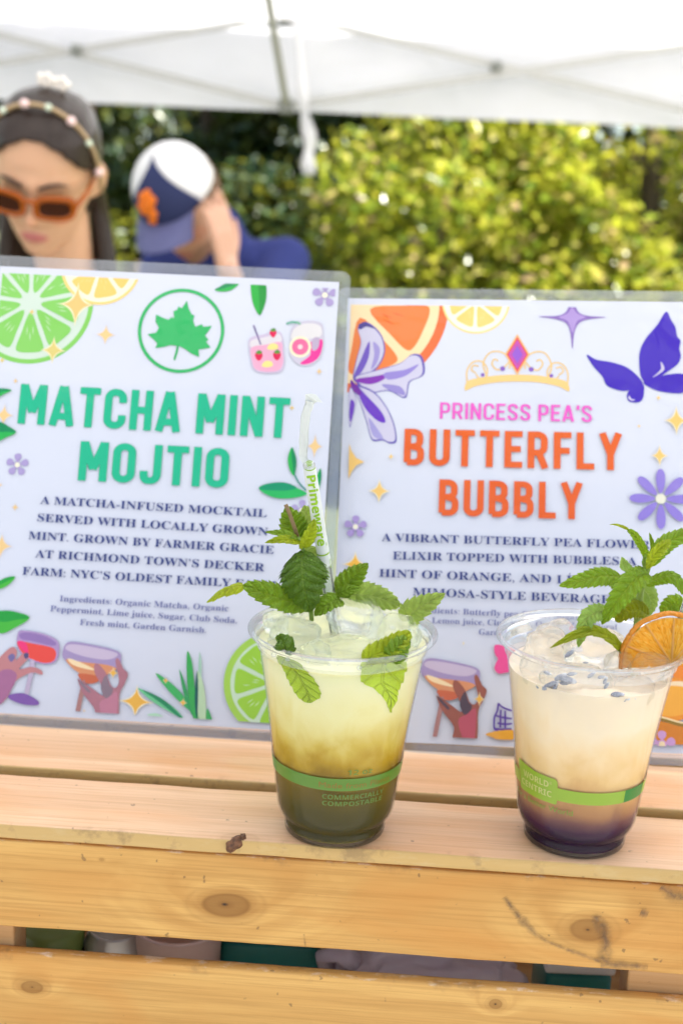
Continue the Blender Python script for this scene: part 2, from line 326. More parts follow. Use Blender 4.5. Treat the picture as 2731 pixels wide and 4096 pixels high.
for x in (TX0+.03, TX1-.03):
    n = 3
    for k in range(n):
        y0, y1 = YB-(YB-TY0-.06)*k/n, YB-(YB-TY0-.06)*(k+1)/n
        tpart(bar((x, y0, hi), (x-.016, y1, lo)), 'truss_bar', steel); tpart(bar((x-.016, y0, lo), (x, y1, hi)), 'truss_bar', steel)
    for y in (YB, TY0+.06):
        m = MB(); m.box((x-.02, y-.02, GZ), (x+.02, y+.02, TE-.01), bev=.003); m.box((x-.06, y-.06, GZ), (x+.06, y+.06, GZ+.008)); tpart(m, 'leg', steel)
tpart(bar((xs[2]-.075, 3.7, 1.16), (xs[2]+.004, YB-.02, .655), .021, .021), 'roof_strut', steel)
m = MB(); vs = []
path = [atY(1180, 70, 4.36), atY(1200, 230, 4.35), atY(1212, 400, 4.33), atY(1222, 470, 4.32), atY(1240, 560, 4.31), atY(1232, 640, 4.30), atY(1236, 700, 4.30)]
pth = cr(path, 5, False)
for i, p in enumerate(pth):
    wd = .017+.008*min(1, i/20); tw = .9*sin(i*.35)
    for s in (-1, 1):
        for e in (0, 1): vs.append(p+Vector((s*wd*cos(tw), s*wd*sin(tw)+e*.0015, 0)))
q = len(pth)
fs = []
for i in range(q-1):
    a = i*4; b = a+4
    fs += [(a, a+2, b+2, b), (a+1, b+1, b+3, a+3), (a, b, b+1, a+1), (a+2, a+3, b+3, b+2)]
m.add(vs, fs); tpart(m, 'hanging_strap', plain('strap_webbing', (.82, .82, .85), .6, .3, .04, 60, trans=.25), True)

# ------------------------------------------------------------------ hedge and trees
bark = plain('grey_brown_bark', (.10, .075, .05), .9, .2, .25, 25, bump=.6)
def crown(rng, c, rad, n, size, clumps=26, flat=.9):
    """leaf-sized folded faces gathered in clumps through the crown's volume"""
    mb = MB(); cs = []
    for _ in range(clumps):
        while True:
            p = Vector((rng.uniform(-1, 1), rng.uniform(-1, 1), rng.uniform(-1, 1)))
            if .25 < p.length < 1: break
        cs.append((Vector((p.x*rad[0], p.y*rad[1], p.z*rad[2])), rng.uniform(.16, .34)*min(rad)))
    V = []; Fc = []
    for i in range(n):
        cc, cr_ = cs[rng.randrange(clumps)]
        d = Vector((rng.gauss(0, 1), rng.gauss(0, 1), rng.gauss(0, 1)*flat)).normalized()*cr_*(rng.random()**.4)*1.25
        p = Vector(c)+cc+d
        if p.z < GZ+.02: continue
        s = size*rng.uniform(.6, 1.35)
        a = Vector((rng.gauss(0, 1), rng.gauss(0, 1), rng.gauss(0, .7))).normalized()
        nn = (Vector((rng.gauss(0, .6), rng.gauss(0, .6), 1))+d.normalized()*.8); b = nn.cross(a)
        if b.length < 1e-3: continue
        b.normalize(); u = a.cross(b)
        k = len(V)
        V += [p-a*s*.5, p+b*s*.27+u*s*.08, p+a*s*.5, p-b*s*.27+u*s*.08]; Fc += [(k, k+1, k+2), (k, k+2, k+3)]
    mb.v = [tuple(v) for v in V]; mb.f = Fc; mb.m = [0]*len(Fc); return mb, cs
def shrub(seed, x, y, h, rx, ry, n, size, mat, name, label, cat, group, trunkh=None, clumps=26, flat=.9):
    rng = random.Random(seed); t = thing(name, label, cat, (x, y, GZ), group); zc = (h-.05)/2+.05 if trunkh is None else trunkh+(h-trunkh)/2
    rz = h/2-.02 if trunkh is None else (h-trunkh)/2
    cb, cs = crown(rng, (0, 0, zc), (rx, ry, rz), n, size, clumps, flat)
    k = [i for i, v in enumerate(cb.v) if v[2] < .01]
    cb.build('crown', mat, t)
    tr = MB(); tr.tube([(0, 0, -.02), (.03, .02, zc*.5), (0, .03, zc), (.02, 0, zc+rz*.6)], [.09*h/2.4, .07*h/2.4, .05*h/2.4, .015], 10)
    for cpos, r in cs[:9]:
        b = Vector((0, 0, zc))+cpos; a = Vector((0, .02, zc*.45)); md = a.lerp(b, .5)+Vector((0, 0, .08)); tr.tube([a, md, b], [.035*h/2.4, .022*h/2.4, .006], 7)
    tr.build('trunk', bark, t, True); return t
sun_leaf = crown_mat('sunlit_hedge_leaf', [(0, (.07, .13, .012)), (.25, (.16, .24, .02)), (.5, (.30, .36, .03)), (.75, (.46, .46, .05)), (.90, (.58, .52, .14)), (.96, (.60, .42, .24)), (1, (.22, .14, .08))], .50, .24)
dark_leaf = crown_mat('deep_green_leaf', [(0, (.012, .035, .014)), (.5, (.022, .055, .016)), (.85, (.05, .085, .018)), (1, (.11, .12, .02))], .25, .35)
hedge = [  # x, y, height, rx, ry, leaves, label
    (.55, 7.3, 2.75, .85, .70, 9000, 'sunny yellow-green shrub nearest the hanging white strap'),
    (1.75, 7.6, 3.0, .95, .8, 11000, 'broad sunny olive-green shrub behind the right-hand sign'),
    (2.75, 7.2, 2.9, .8, .7, 9000, 'sunny golden-green shrub at the right end of the hedge'),
    (3.75, 7.5, 3.0, .9, .8, 7000, 'sunny shrub next along the hedge past its golden right-hand end'),
    (4.9, 7.2, 2.8, .9, .8, 7000, 'last sunny shrub along the hedge, farthest from the dark trees'),
    (1.15, 7.0, 1.75, .75, .6, 7000, 'low bright shrub in front of the hedge between two taller ones'),
    (2.2, 6.8, 1.7, .75, .55, 7000, 'low golden shrub in front of the right end of the hedge')]
for i, (x, y, h, rx, ry, n, lb) in enumerate(hedge):
    shrub(10+i, x, y, h, rx, ry, int(n*1.0), .080, sun_leaf, 'hedge_shrub', lb, 'shrub', 'sunlit shrubs of the hedge', clumps=75)
trees = [
    (-2.35, 9.4, 3.7, 1.05, .9, 15000, 'dark green tree behind the woman with blue sky between its leaves'),
    (-1.15, 9.9, 3.6, .95, .9, 14000, 'dark tree seen between the woman and the man in the cap'),
    (-.25, 9.2, 3.6, .95, .9, 15000, 'shaded dark tree behind the man in the cap'),
    (.75, 10.0, 3.9, 1.1, 1.0, 15000, 'tall dark tree just left of the sunny hedge'),
    (-1.6, 12.8, 4.6, 1.5, 1.0, 9000, 'tallest dark tree, far behind the others above the cap'),
    (2.3, 9.8, 4.1, 1.7, 1.1, 16000, 'large dark tree standing behind the sunny hedge')]
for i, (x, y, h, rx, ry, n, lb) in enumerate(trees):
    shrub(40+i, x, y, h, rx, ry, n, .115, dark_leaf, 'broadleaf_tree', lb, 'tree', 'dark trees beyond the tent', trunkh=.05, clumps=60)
for i, (x, y, h, n, lb) in enumerate([(-1.35, 7.9, 1.55, 2600, 'small shaded bush seen between the two people'), (-.35, 7.4, 1.7, 3600, 'small half-sunlit bush just right of the capped man')]):
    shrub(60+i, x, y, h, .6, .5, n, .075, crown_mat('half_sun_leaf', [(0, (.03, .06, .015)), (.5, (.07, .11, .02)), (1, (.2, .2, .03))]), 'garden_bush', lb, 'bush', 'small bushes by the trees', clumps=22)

# ------------------------------------------------------------------ crate and the table under it
CRY = R_(-3.05); CRM = Matrix.Translation((.0139, .5708, 0)) @ Matrix.Rotation(CRY, 4, 'Z')   # local x along the crate front, y away from the viewer
crate = thing('wooden_crate', 'upturned slatted pine crate carrying both drinks and both signs', 'crate', M=CRM)
TOP_LIT, FRC = (.70, .45, .265), (.62, .345, .098)  # same pine; top boards paler and pinker, overhead sheen put into the colour
def slat(name, lo, hi, mat, bev=.0012, warp=0):
    c = [(a+b)/2 for a, b in zip(lo, hi)]; mb = MB(); bm = bmesh.new(); bmesh.ops.create_cube(bm, size=1)
    for v in bm.verts: v.co = Vector([v.co[i]*(hi[i]-lo[i]) for i in range(3)])
    long_e = [e for e in bm.edges if abs((e.verts[0].co-e.verts[1].co).x) > .1]
    bmesh.ops.subdivide_edges(bm, edges=long_e, cuts=70, use_grid_fill=True)
    bmesh.ops.bevel(bm, geom=[e for e in bm.edges if len(e.link_faces) == 2 and e.calc_face_angle(0) > .5 and abs((e.verts[0].co-e.verts[1].co).x) > 1e-5], offset=bev, segments=2, affect='EDGES', profile=.6)
    sd = random.Random(name+str(lo)).uniform(0, 50)
    for v in bm.verts:      # saw-cut edges are never quite straight
        p = v.co; q = Vector((p.x*28, sd, p.z*3+p.y*3)); p.z += .00035*noise.noise(q); p.y += .00035*noise.noise(q+Vector((0, 9, 0))); 
        q2 = Vector((p.x*160, sd+4, p.z*200)); p.z += .00016*noise.noise(q2); p.y += .00016*noise.noise(q2+Vector((3, 0, 0)))
    bm.verts.index_update(); mb.add([v.co[:] for v in bm.verts], [[v.index for v in f.verts] for f in bm.faces]); bm.free()
    o = mb.build(name, mat, crate, True); o.location = c; return o
X0, X1 = -.245, .335
def wx(px, py, z=None):      # photograph pixel -> crate local x and z on the front face / x and y on the top
    if z is None:
        p = CRM.inverted() @ atP(px, py, CRM.translation, (CRM.to_3x3() @ Vector((0, -1, 0)))); return p.x, p.z
    p = CRM.inverted() @ atP(px, py, Vector((0, 0, z)), Vector((0, 0, 1))); return p.x, p.y
for k, (y0, y1) in enumerate(((0, .0565), (.0675, .124), (.1355, .192), (.2035, .260))):
    xc = (X0+X1)/2; kn = []
    if k == 0:
        x_, y_ = wx(940, 3350, 0); kn = [(x_-xc+.002, -.026, .017, .010, .30)]
    slat('top_slat', (X0, y0, -.0078), (X1, y1, 0), wood('top_slat_pine_lit', TOP_LIT, 1, kn, 3+k*5, .40, .5, .35, (1, .0283, -1)))
def fk(lst, zc):
    xc = (X0+X1)/2; r = []
    for px, py, rx, rz, st in lst:
        x_, z_ = wx(px, py); r.append((x_-xc, z_-zc, rx, rz, st))
    return r
k1 = fk([(897, 3618, .0250, .0135, 1.25), (2350, 3722, .020, .013, 1.1), (405, 3440, .003, .002, .7)], -.0335)
k2 = fk([(128, 3957, .013, .008, 1.1), (1980, 4025, .0065, .0055, 1.0)], -.0995)
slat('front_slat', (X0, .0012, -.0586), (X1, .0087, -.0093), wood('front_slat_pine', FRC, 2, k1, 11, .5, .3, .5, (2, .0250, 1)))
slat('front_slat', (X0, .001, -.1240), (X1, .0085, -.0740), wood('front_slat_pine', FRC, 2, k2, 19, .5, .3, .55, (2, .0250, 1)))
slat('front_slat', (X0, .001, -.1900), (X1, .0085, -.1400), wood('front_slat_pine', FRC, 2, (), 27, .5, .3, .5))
plainwood = wood('crate_pine', (.52, .33, .16), 2, (), 33, .5, .3, .5)
for x0, x1, y0, y1 in ((.143, .185, .0088, .030), (X0+.008, -.178, .0088, .030), (X0+.008, X0+.045, .230, .2515), (X1-.045, X1-.008, .230, .2515)):
    m = MB(); c = ((x0+x1)/2, (y0+y1)/2, -.11); m.box((x0, y0, -.1995), (x1, y1, -.0082), bev=.001); m.build('corner_post', plainwood, crate, loc=c)
for z0, z1 in ((-.0586, -.0086), (-.124, -.074), (-.19, -.14)):
    slat('back_slat', (X0, .252, z0), (X1, .2595, z1), plainwood)
    for x in (X0, X1-.0075):
        m = MB(); m.box((x, .009, z0), (x+.0075, .2515, z1), bev=.001); m.build('side_slat', plainwood, crate, loc=(x+.004, .13, (z0+z1)/2))
m = MB(); m.box((X0+.009, .009, -.2075), (X1-.009, .251, -.2), bev=.001); m.build('floor_board', plainwood, crate, loc=(.045, .13, -.204))
# a nail-edged dark knot hole breaking the front edge of the top board
x_, y_ = wx(943, 3352, 0)
rng = random.Random(5); m = MB()
m.ball((0, 0, 0), (.0052, .0030, .0030), 3, fn=lambda p: Vector([math.copysign(abs(v)**.75, v) for v in p])*(1+.30*noise.noise(p*1.6+Vector((1, 7, 2)))+.12*noise.noise(p*5)), M=Matrix.Rotation(-.45, 3, 'Y') @ Matrix.Rotation(.5, 3, 'Z')); m.ball((.0034, .0034, .0018), (.0022, .0045, .0012), 2, fn=lambda p: p*(1+.4*noise.noise(p*3)))
o = m.build('knot', plain('dark_knot', (.15, .062, .026), .55, .4, .4, 500, bump=.9), crate, True); o.location = (x_, .0012, -.0024)

# ------------------------------------------------------------------ things kept inside the crate
def incrate(name, label, cat, px, py, Y, zf=-.1998):
    p = atY(px, py, Y); return thing(name, label, cat, (p.x, Y, zf))
t = incrate('glass_bottle', 'dark green glass bottle lying low behind the left end of the lower gap', 'bottle', 215, 3760, .668)
m = MB(); m.lathe([(.0, 0), (.030, 0), (.034, .004), (.034, .052), (.032, .062), (.0185, .073), (.0165, .084), (.0165, .088)], 48); m.build('body', plain('green_glass', (.035, .11, .012), .08, .6, .1, 20, coat=.6), t, True)
m = MB(); m.lathe([(.0180, .0745), (.0190, .088), (.0180, .0905), (.0005, .0905)], 32); m.build('screw_cap', plain('olive_cap', (.16, .22, .05), .4, .5, .05, 30), t, True)
t = incrate('drink_can', 'slim silver can with a green stripe standing beside the green bottle', 'can', 470, 3790, .672)
m = MB(); m.lathe([(.0005, 0), (.016, 0), (.0195, .004), (.0195, .078), (.0165, .086), (.0168, .088), (.0155, .088), (.015, .086), (.0005, .086)], 40); m.build('body', plain('brushed_tin', (.55, .53, .50), .3, .5, .06, 30, metal=.5), t, True)
m = MB(); m.lathe([(.0198, .050), (.0198, .070)], 40); m.build('green_stripe', plain('stripe_green', (.22, .42, .08), .4, .4, .05, 30), t, True)
t = incrate('paper_cup', 'pale pink paper cup seen through the lower gap of the crate', 'cup', 715, 3810, .668)
m = MB(); m.lathe([(.0005, .002), (.0200, .002), (.0202, 0), (.0262, .094), (.0272, .0945), (.0275, .0955), (.0270, .0965), (.0258, .0962), (.0195, .005), (.0005, .005)], 56); m.build('body', plain('blush_paper', (.72, .52, .46), .7, .3, .05, 40), t, True)
m = MB(); m.lathe([(.0243, .062), (.0250, .074)], 56); m.build('printed_ring', plain('ring_print', (.62, .40, .36), .7, .3, .05, 40), t, True)
for nm_, lb_, px_, py_, Y_, w_, h_ in (('storage_tin', 'dark teal tin behind the middle of the lower gap', 1090, 3800, .700, .062, .092), ('storage_tin', 'small teal tin with a white lid near the right post of the crate', 2275, 3960, .690, .040, .086)):
    t = incrate(nm_, lb_, 'tin', px_, py_, Y_); m = MB(); m.box((-w_/2, -.025, 0), (w_/2, .025, h_-.014), bev=.004); m.build('body', plain('teal_enamel', (.008, .16, .15), .35, .5, .08, 30), t, True)
    m = MB(); m.box((-w_/2-.0012, -.0262, h_-.0138), (w_/2+.0012, .0262, h_), bev=.002); m.build('lid', plain('dark_teal_lid', (.006, .09, .085), .35, .5, .05, 30) if w_ > .05 else plain('white_lid', (.72, .74, .74), .4, .5, .04, 30), t, True)
t = incrate('plastic_bag', 'rumpled pale lilac plastic bag lying in the crate', 'bag', 1700, 3870, .664)
m = MB(); m.ball((0, 0, .046), (.064, .026, .050), 5, fn=lambda p: Vector([math.copysign(abs(v)**.7, v) for v in p])*(.9+.16*noise.noise(p*2.2)+.07*noise.noise(p*6)+.03*abs(noise.noise(p*13)))); m.build('bag_film', plain('lilac_film', (.62, .54, .62), .25, .5, .06, 40, trans=.25), t, True)
m = MB(); m.tube([(-.058, 0, .07), (-.062, -.006, .082), (-.052, -.012, .088), (-.044, -.006, .080)], [.006, .004, .005, .007], 10); m.build('twisted_end', plain('lilac_film', (.62, .54, .62), .25, .5, .06, 40, trans=.25), t, True)
# grey crack-like stain and scuffs on the upper front board
def stain_mat():
    m, n, out = newmat('grey_wood_stain'); tc = N(n, 'TexCoord'); z = N(n, 'TexNoise', Scale=260.0, Detail=5.0); L(n, tc.outputs['Object'], z.inputs['Vector']); uv = N(n, 'UVMap'); sp = N(n, 'SeparateXYZ'); L(n, uv.outputs[0], sp.inputs[0])
    e = mth(n, 'SUBTRACT', 1.0, mth(n, 'ABSOLUTE', mth(n, 'SUBTRACT', mth(n, 'MULTIPLY', sp.outputs[0], 2.0), 1.0))); f = mth(n, 'MULTIPLY', e, ramp(n, z.outputs['Fac'], [(.30, .15), (.62, 1.0)]))
    d = N(n, 'BsdfPrincipled', Roughness=.8); d.inputs['Base Color'].default_value = (.11, .075, .055, 1); t = N(n, 'BsdfTransparent'); s = N(n, 'MixShader'); L(n, mth(n, 'MULTIPLY', f, .62, clamp=True), s.inputs[0]); L(n, t.outputs[0], s.inputs[1]); L(n, d.outputs[0], s.inputs[2]); L(n, s.outputs[0], out.inputs[0]); return m
stm = stain_mat()
def stain(pts, wd):
    m = MB(); m.uv = []; q = [Vector(wx(*p)) for p in pts]; q = cr(q, 10, False); ws = cr([(w_, 0) for w_ in wd], 10, False)
    for i, p in enumerate(q):
        d = (q[min(i+1, len(q)-1)]-q[max(i-1, 0)]).normalized(); nn = Vector((-d.y, d.x)); w_ = abs(ws[i].x)*(1+.5*noise.noise(Vector((i*.9, wd[0]*1000, 0))))
        for e in (-1, -.4, .4, 1): r = p+nn*w_*e; m.v.append((r.x, .00045-.0002, r.y)); m.uv.append(((e+1)/2, i/len(q)))
    for i in range(len(q)-1):
        for j in range(3): a = i*4+j; m.f.append((a, a+1, a+5, a+4)); m.m.append(0)
    m.build('wood_stain', stm, crate)
stain([(2015, 3590), (2060, 3650), (2095, 3690), (2150, 3745), (2230, 3785), (2310, 3815), (2400, 3848)], [.0018, .0022, .0030, .0016, .0014, .0016, .0012])
stain([(2370, 3660), (2400, 3700), (2420, 3760), (2415, 3850)], [.002, .0045, .004, .005])
stain([(2640, 3550), (2690, 3580), (2735, 3590)], [.002, .005, .004]); stain([(2560, 3650), (2590, 3660)], [.003, .003]); stain([(2400, 3860), (2480, 3862), (2590, 3870)], [.003, .0035, .002])
stain([(1215, 3738), (1218, 3760), (1222, 3790)], [.0007, .0006, .0006])
table = thing('folding_table', 'folding table under the wooden crate', 'table', (.05, .85, GZ))
m = MB(); m.box((-.9, -.4, GZ+1.2825-.03-GZ-.2075-.0), (.9, .4, 1.0720), bev=.006)
m = MB(); zt = -.2077-GZ; m.box((-.9, -.38, zt-.035), (.9, .38, zt), bev=.006); m.build('tabletop', plain('table_plastic', (.62, .62, .60), .5, .4, .03, 20), table)
for x in (-.8, .8):
    for y in (-.3, .3):
        m = MB(); m.tube([(x, y, 0), (x, y, zt-.034)], .014, 12); m.build('leg', steel, table, True)
# ------------------------------------------------------------------ lettering
def bold_serif(s):
    r = ''
    for ch in s:
        if 'A' <= ch <= 'Z': r += chr(0x1D400+ord(ch)-65)
        elif 'a' <= ch <= 'z': r += chr(0x1D41A+ord(ch)-97)
        else: r += ch
    return r
def bold_sans(s):
    return ''.join(chr(0x1D5D4+ord(ch)-65) if 'A' <= ch <= 'Z' else chr(0x1D5EE+ord(ch)-97) if 'a' <= ch <= 'z' else chr(0x1D7EC+ord(ch)-48) if '0' <= ch <= '9' else ch for ch in s)
def glyphs(s, res=2, off=0.0, space=1.0):
    cu = bpy.data.curves.new('txt', 'FONT'); cu.body = s; cu.resolution_u = res; cu.offset = off; cu.space_character = space
    o = bpy.data.objects.new('txt', cu); COL.objects.link(o); dg = bpy.context.evaluated_depsgraph_get()
    me = bpy.data.meshes.new_from_object(o.evaluated_get(dg))
    v = [(p.co.x, p.co.y) for p in me.vertices]; f = [tuple(p.vertices) for p in me.polygons]
    bpy.data.objects.remove(o); bpy.data.meshes.remove(me); bpy.data.curves.remove(cu); return v, f
def arc(cx, cy, rx, ry, a0, a1, n=10):
    return [(cx+rx*cos(R_(a0+(a1-a0)*k/n)), cy+ry*sin(R_(a0+(a1-a0)*k/n))) for k in range(n+1)]
# condensed capitals: centre-line strokes in a box of height 1, advance width first
def _let(w):
    h = w/2.0
    D = {}
    W, X = .50, .50-w        # usual width; centre lines run from h to W-h
    l, r, t, b, m = h, .50-h, 1-h, h, .5
    rr = .16
    D['H'] = (.50, [[(l, 0), (l, 1)], [(r, 0), (r, 1)], [(l, m), (r, m)]])
    D['I'] = (w, [[(h, 0), (h, 1)]])
    D['T'] = (.47, [[(0, t), (.47, t)], [(.235, 0), (.235, t)]])
    D['L'] = (.42, [[(l, 1), (l, h), (.42, h)]])
    D['E'] = (.43, [[(.43, t), (l, t), (l, b), (.43, b)], [(l, m+.01), (.39, m+.01)]])
    D['F'] = (.42, [[(.42, t), (l, t), (l, 0)], [(l, m-.01), (.38, m-.01)]])
    D['U'] = (.50, [[(l, 1), (l, b+rr)]+arc(l+rr, b+rr, rr, rr, 180, 270)+arc(r-rr, b+rr, rr, rr, 270, 360)+[(r, b+rr), (r, 1)]])
    D['J'] = (.46, [[(.46-h, 1), (.46-h, b+rr)]+arc(.46-h-rr*.9, b+rr, rr*.9, rr, 0, -90)+arc(h+rr*.6, b+rr, rr*.6, rr, 270, 180)+[(h, b+rr+.08)]])
    o = arc(r-rr, t-rr, rr, rr, 0, 90)+arc(l+rr, t-rr, rr, rr, 90, 180)+arc(l+rr, b+rr, rr, rr, 180, 270)+arc(r-rr, b+rr, rr, rr, 270, 360)
    D['O'] = (.50, [o+[o[0]]])
    D['C'] = (.49, [[(r, t-rr-.10)]+arc(r-rr, t-rr, rr, rr, 0, 90)+arc(l+rr, t-rr, rr, rr, 90, 180)+arc(l+rr, b+rr, rr, rr, 180, 270)+arc(r-rr, b+rr, rr, rr, 270, 360)+[(r, b+rr+.10)]])
    D['S'] = (.48, [[(.48-h, t-rr-.05)]+arc(.48-h-rr, t-rr, rr, rr, 0, 90)+arc(l+rr, t-rr, rr, rr, 90, 180)+[(l, .70), (l+.05, .585), (.24, .5), (.48-h-.05, .415), (.48-h, .30)]+arc(.48-h-rr, b+rr, rr, rr, 0, -90)+arc(l+rr, b+rr, rr, rr, 270, 180)+[(l, b+rr+.05)]])
    D['P'] = (.48, [[(l, 0), (l, t), (.48-h-rr, t)]+arc(.48-h-rr, t-rr, rr, rr, 90, 0)+arc(.48-h-rr, .42+rr, rr, rr, 0, -90)+[(l, .42)]])
    D['R'] = (.50, [D['P'][1][0], [(.27, .42), (.50-h*.9, 0)]])
    D['B'] = (.49, [[(l, h), (l, t), (.46-h-rr, t)]+arc(.46-h-rr, t-rr*.85, rr, rr*.85, 90, 0)+arc(.46-h-rr, m+.02+rr*.85, rr, rr*.85, 0, -90)+[(l, m+.02)], [(.46-h-rr, m+.02)]+arc(.49-h-rr, m-.02-rr*.8, rr, rr*.9, 90, 0)+arc(.49-h-rr, b+rr, rr, rr, 0, -90)+[(l-.0, b)]])
    D['M'] = (.62, [[(h, 0), (h, 1)], [(.62-h, 0), (.62-h, 1)], [(h+.01, .985), (.31, .30)], [(.31, .30), (.62-h-.01, .985)]])
    D['N'] = (.51, [[(h, 0), (h, 1)], [(.51-h, 0), (.51-h, 1)], [(h, .98), (.51-h, .02)]])
    D['A'] = (.54, [[(h*.8, 0), (.27-h*.18, .995)], [(.54-h*.8, 0), (.27+h*.18, .995)], [(.12, .24), (.42, .24)]])
    D['Y'] = (.52, [[(h*.8, 1), (.26, .42)], [(.52-h*.8, 1), (.26, .42)], [(.26, 0), (.26, .46)]])
    D["'"] = (w, [[(h, .72), (h*1.2, 1)]])
    return D
def ribbon(pts, w):
    P = [Vector(p) for p in pts]; n = len(P); closed = (P[0]-P[-1]).length < 1e-6; h = w/2; vs = []
    for i in range(n):
        a = P[i-1] if i else (P[-2] if closed else None); b = P[i+1] if i < n-1 else (P[1] if closed else None)
        d0 = (P[i]-a).normalized() if a is not None and (P[i]-a).length > 1e-7 else None; d1 = (b-P[i]).normalized() if b is not None and (b-P[i]).length > 1e-7 else None
        if d0 is None: d0 = d1
        if d1 is None: d1 = d0
        nn = Vector((-d0.y-d1.y, d0.x+d1.x)); nn.normalize(); k = h/max(.45, nn.dot(Vector((-d0.y, d0.x))))
        vs += [P[i]+nn*k, P[i]-nn*k]
    return vs, [(2*i, 2*i+1, 2*i+3, 2*i+2) for i in range(n-1)]
def condensed(s, w=.165, gap=.095):
    D = _let(w); x = 0; out = []
    for ch in s:
        if ch == ' ': x += .26; continue
        adv, st = D[ch]
        for q in st:
            vs, fs = ribbon(q, w); out.append(([(v.x+x, v.y) for v in vs], fs))
        x += adv+gap
    return out, x-gap
# ------------------------------------------------------------------ laminated signs
FILM_B = .007; PW, PH = .2159, .2794
film = clear_plastic('laminate_film', (.90, .93, .97), .07, 1.5, .08, 1.4)
paper_mat = plain('sign_paper', (.54, .555, .625), .4, .12, .006, 300, coat=.85)
class Sign:
    def __init__(s, ox, oy, yaw, lean, rot, label):
        u0 = Vector((cos(yaw), sin(yaw), 0)); n0 = Vector((sin(yaw), -cos(yaw), 0)); v0 = Vector((0, 0, 1))*cos(lean)-n0*sin(lean)
        s.u = u0*cos(rot)+v0*sin(rot); s.v = -u0*sin(rot)+v0*cos(rot); s.n = s.u.cross(s.v); s.O = Vector((ox, oy, .0006))
        y = -s.n
        s.root = thing('laminated_sign', label, 'sign', M=Matrix(((s.u.x, y.x, s.v.x, s.O.x), (s.u.y, y.y, s.v.y, s.O.y), (s.u.z, y.z, s.v.z, s.O.z), (0, 0, 0, 1))))
        s.k = 0; s.gid = 0; s.clip = (-PW/2+.0022, FILM_B+.004, PW/2-.0022, FILM_B+PH-.0045)
        a, b, r = PW/2+FILM_B, PH+2*FILM_B, .006
        pts = []
        for cx_, cz_, a0 in ((a-r, b-r, 0), (-a+r, b-r, 90), (-a+r, r, 180), (a-r, r, 270)): pts += arc(cx_, cz_, r, r, a0, a0+90, 6)
        inn = []
        for x, z in pts: inn.append((max(-PW/2-.0004, min(PW/2+.0004, x)), max(FILM_B-.0004, min(FILM_B+PH+.0004, z))))
        m = MB(); q = len(pts); e = .0003
        ring = lambda y_: [(x, y_, z) for x, z in pts]+[(x, y_, z) for x, z in inn]
        m.add(ring(-e), [(i, q+i, q+(i+1) % q, (i+1) % q) for i in range(q)]); m.add(ring(e), [(i, (i+1) % q, q+(i+1) % q, q+i) for i in range(q)])
        m.add([(x, -e, z) for x, z in pts]+[(x, e, z) for x, z in pts], [(i, (i+1) % q, q+(i+1) % q, q+i) for i in range(q)])
        m.build('laminate_edge', film, s.root)
        m = MB(); rng_ = random.Random(label); n = 60
        top = [(-PW/2+PW*i/n, FILM_B+PH) for i in range(n+1)]
        poly = [(-PW/2, FILM_B), (PW/2, FILM_B)]+top[::-1]; k = len(poly)
        m.add([(x, -.00005, z) for x, z in poly]+[(x, .00025, z) for x, z in poly], [tuple(range(k)), tuple(reversed(range(k, 2*k)))]+[(i, k+i, k+(i+1) % k, (i+1) % k) for i in range(k)])
        m.build('paper_sheet', paper_mat, s.root)
        m = MB(); zt, dy = .20, .11
        m.add([(-.012, .0006, .19), (.012, .0006, .19), (.012, .07, -.0), (-.012, .07, -.0)], [(0, 1, 2, 3)])
        s.parts = {}
    def lp(s, x, y):
        d = atP(x, y, s.O, s.n)-s.O; return d.dot(s.u), d.dot(s.v)
    def part(s, name):
        key = (name, 0 if 'lettering' in name else s.gid)
        if key not in s.parts: s.parts[key] = (MB(), [])
        return s.parts[key]
    def flat(s, name, vs, fs, c, step=0):
        mb, cols = s.part(name); s.k += 1; y = -.00012-4e-6*s.k
        if c not in cols: cols.append(c)
        mb.add([(x, y-step*(i//2), z) for i, (x, z) in enumerate(vs)], fs, cols.index(c)); s.k += step*len(vs)/2/4e-6
    def poly(s, name, pts, c, clip=True):
        if clip:
            x0, z0, x1, z1 = s.clip
            for ax, lim, sg in ((0, x0, 1), (0, x1, -1), (1, z0, 1), (1, z1, -1)):
                out = []
                for i in range(len(pts)):
                    a, b = pts[i-1], pts[i]; ia = (a[ax]-lim)*sg >= 0; ib = (b[ax]-lim)*sg >= 0
                    if ia != ib:
                        t = (lim-a[ax])/(b[ax]-a[ax]); out.append((a[0]+(b[0]-a[0])*t, a[1]+(b[1]-a[1])*t))
                    if ib: out.append((b[0], b[1]))
                pts = out
                if len(pts) < 3: return
        cl = []
        for p in pts:
            if not cl or abs(p[0]-cl[-1][0])+abs(p[1]-cl[-1][1]) > 1e-6: cl.append((p[0], p[1]))
        if len(cl) < 3: return
        from mathutils.geometry import tessellate_polygon
        tr = tessellate_polygon([[Vector((x, z, 0)) for x, z in cl]])
        fs = []
        for t in tr:
            a, b, c_ = [Vector(cl[i]) for i in t]
            fs.append(t if (b-a).cross(c_-a) > 0 else (t[0], t[2], t[1]))
        s.flat(name, cl, fs, c)
    def px(s, name, crop, pts, c, smooth=True, n=5):
        q = [s.lp(*crop(*p)) for p in pts]
        s.poly(name, [tuple(v) for v in cr(q, n)] if smooth else q, c)
    def line(s, name, crop, pts, wd, c, n=6):
        q = cr([s.lp(*crop(*p)) for p in pts], n, False); vs, fs = ribbon(q, wd); s.flat(name, [(v.x, v.y) for v in vs], [f[::-1] if False else f for f in fs], c)
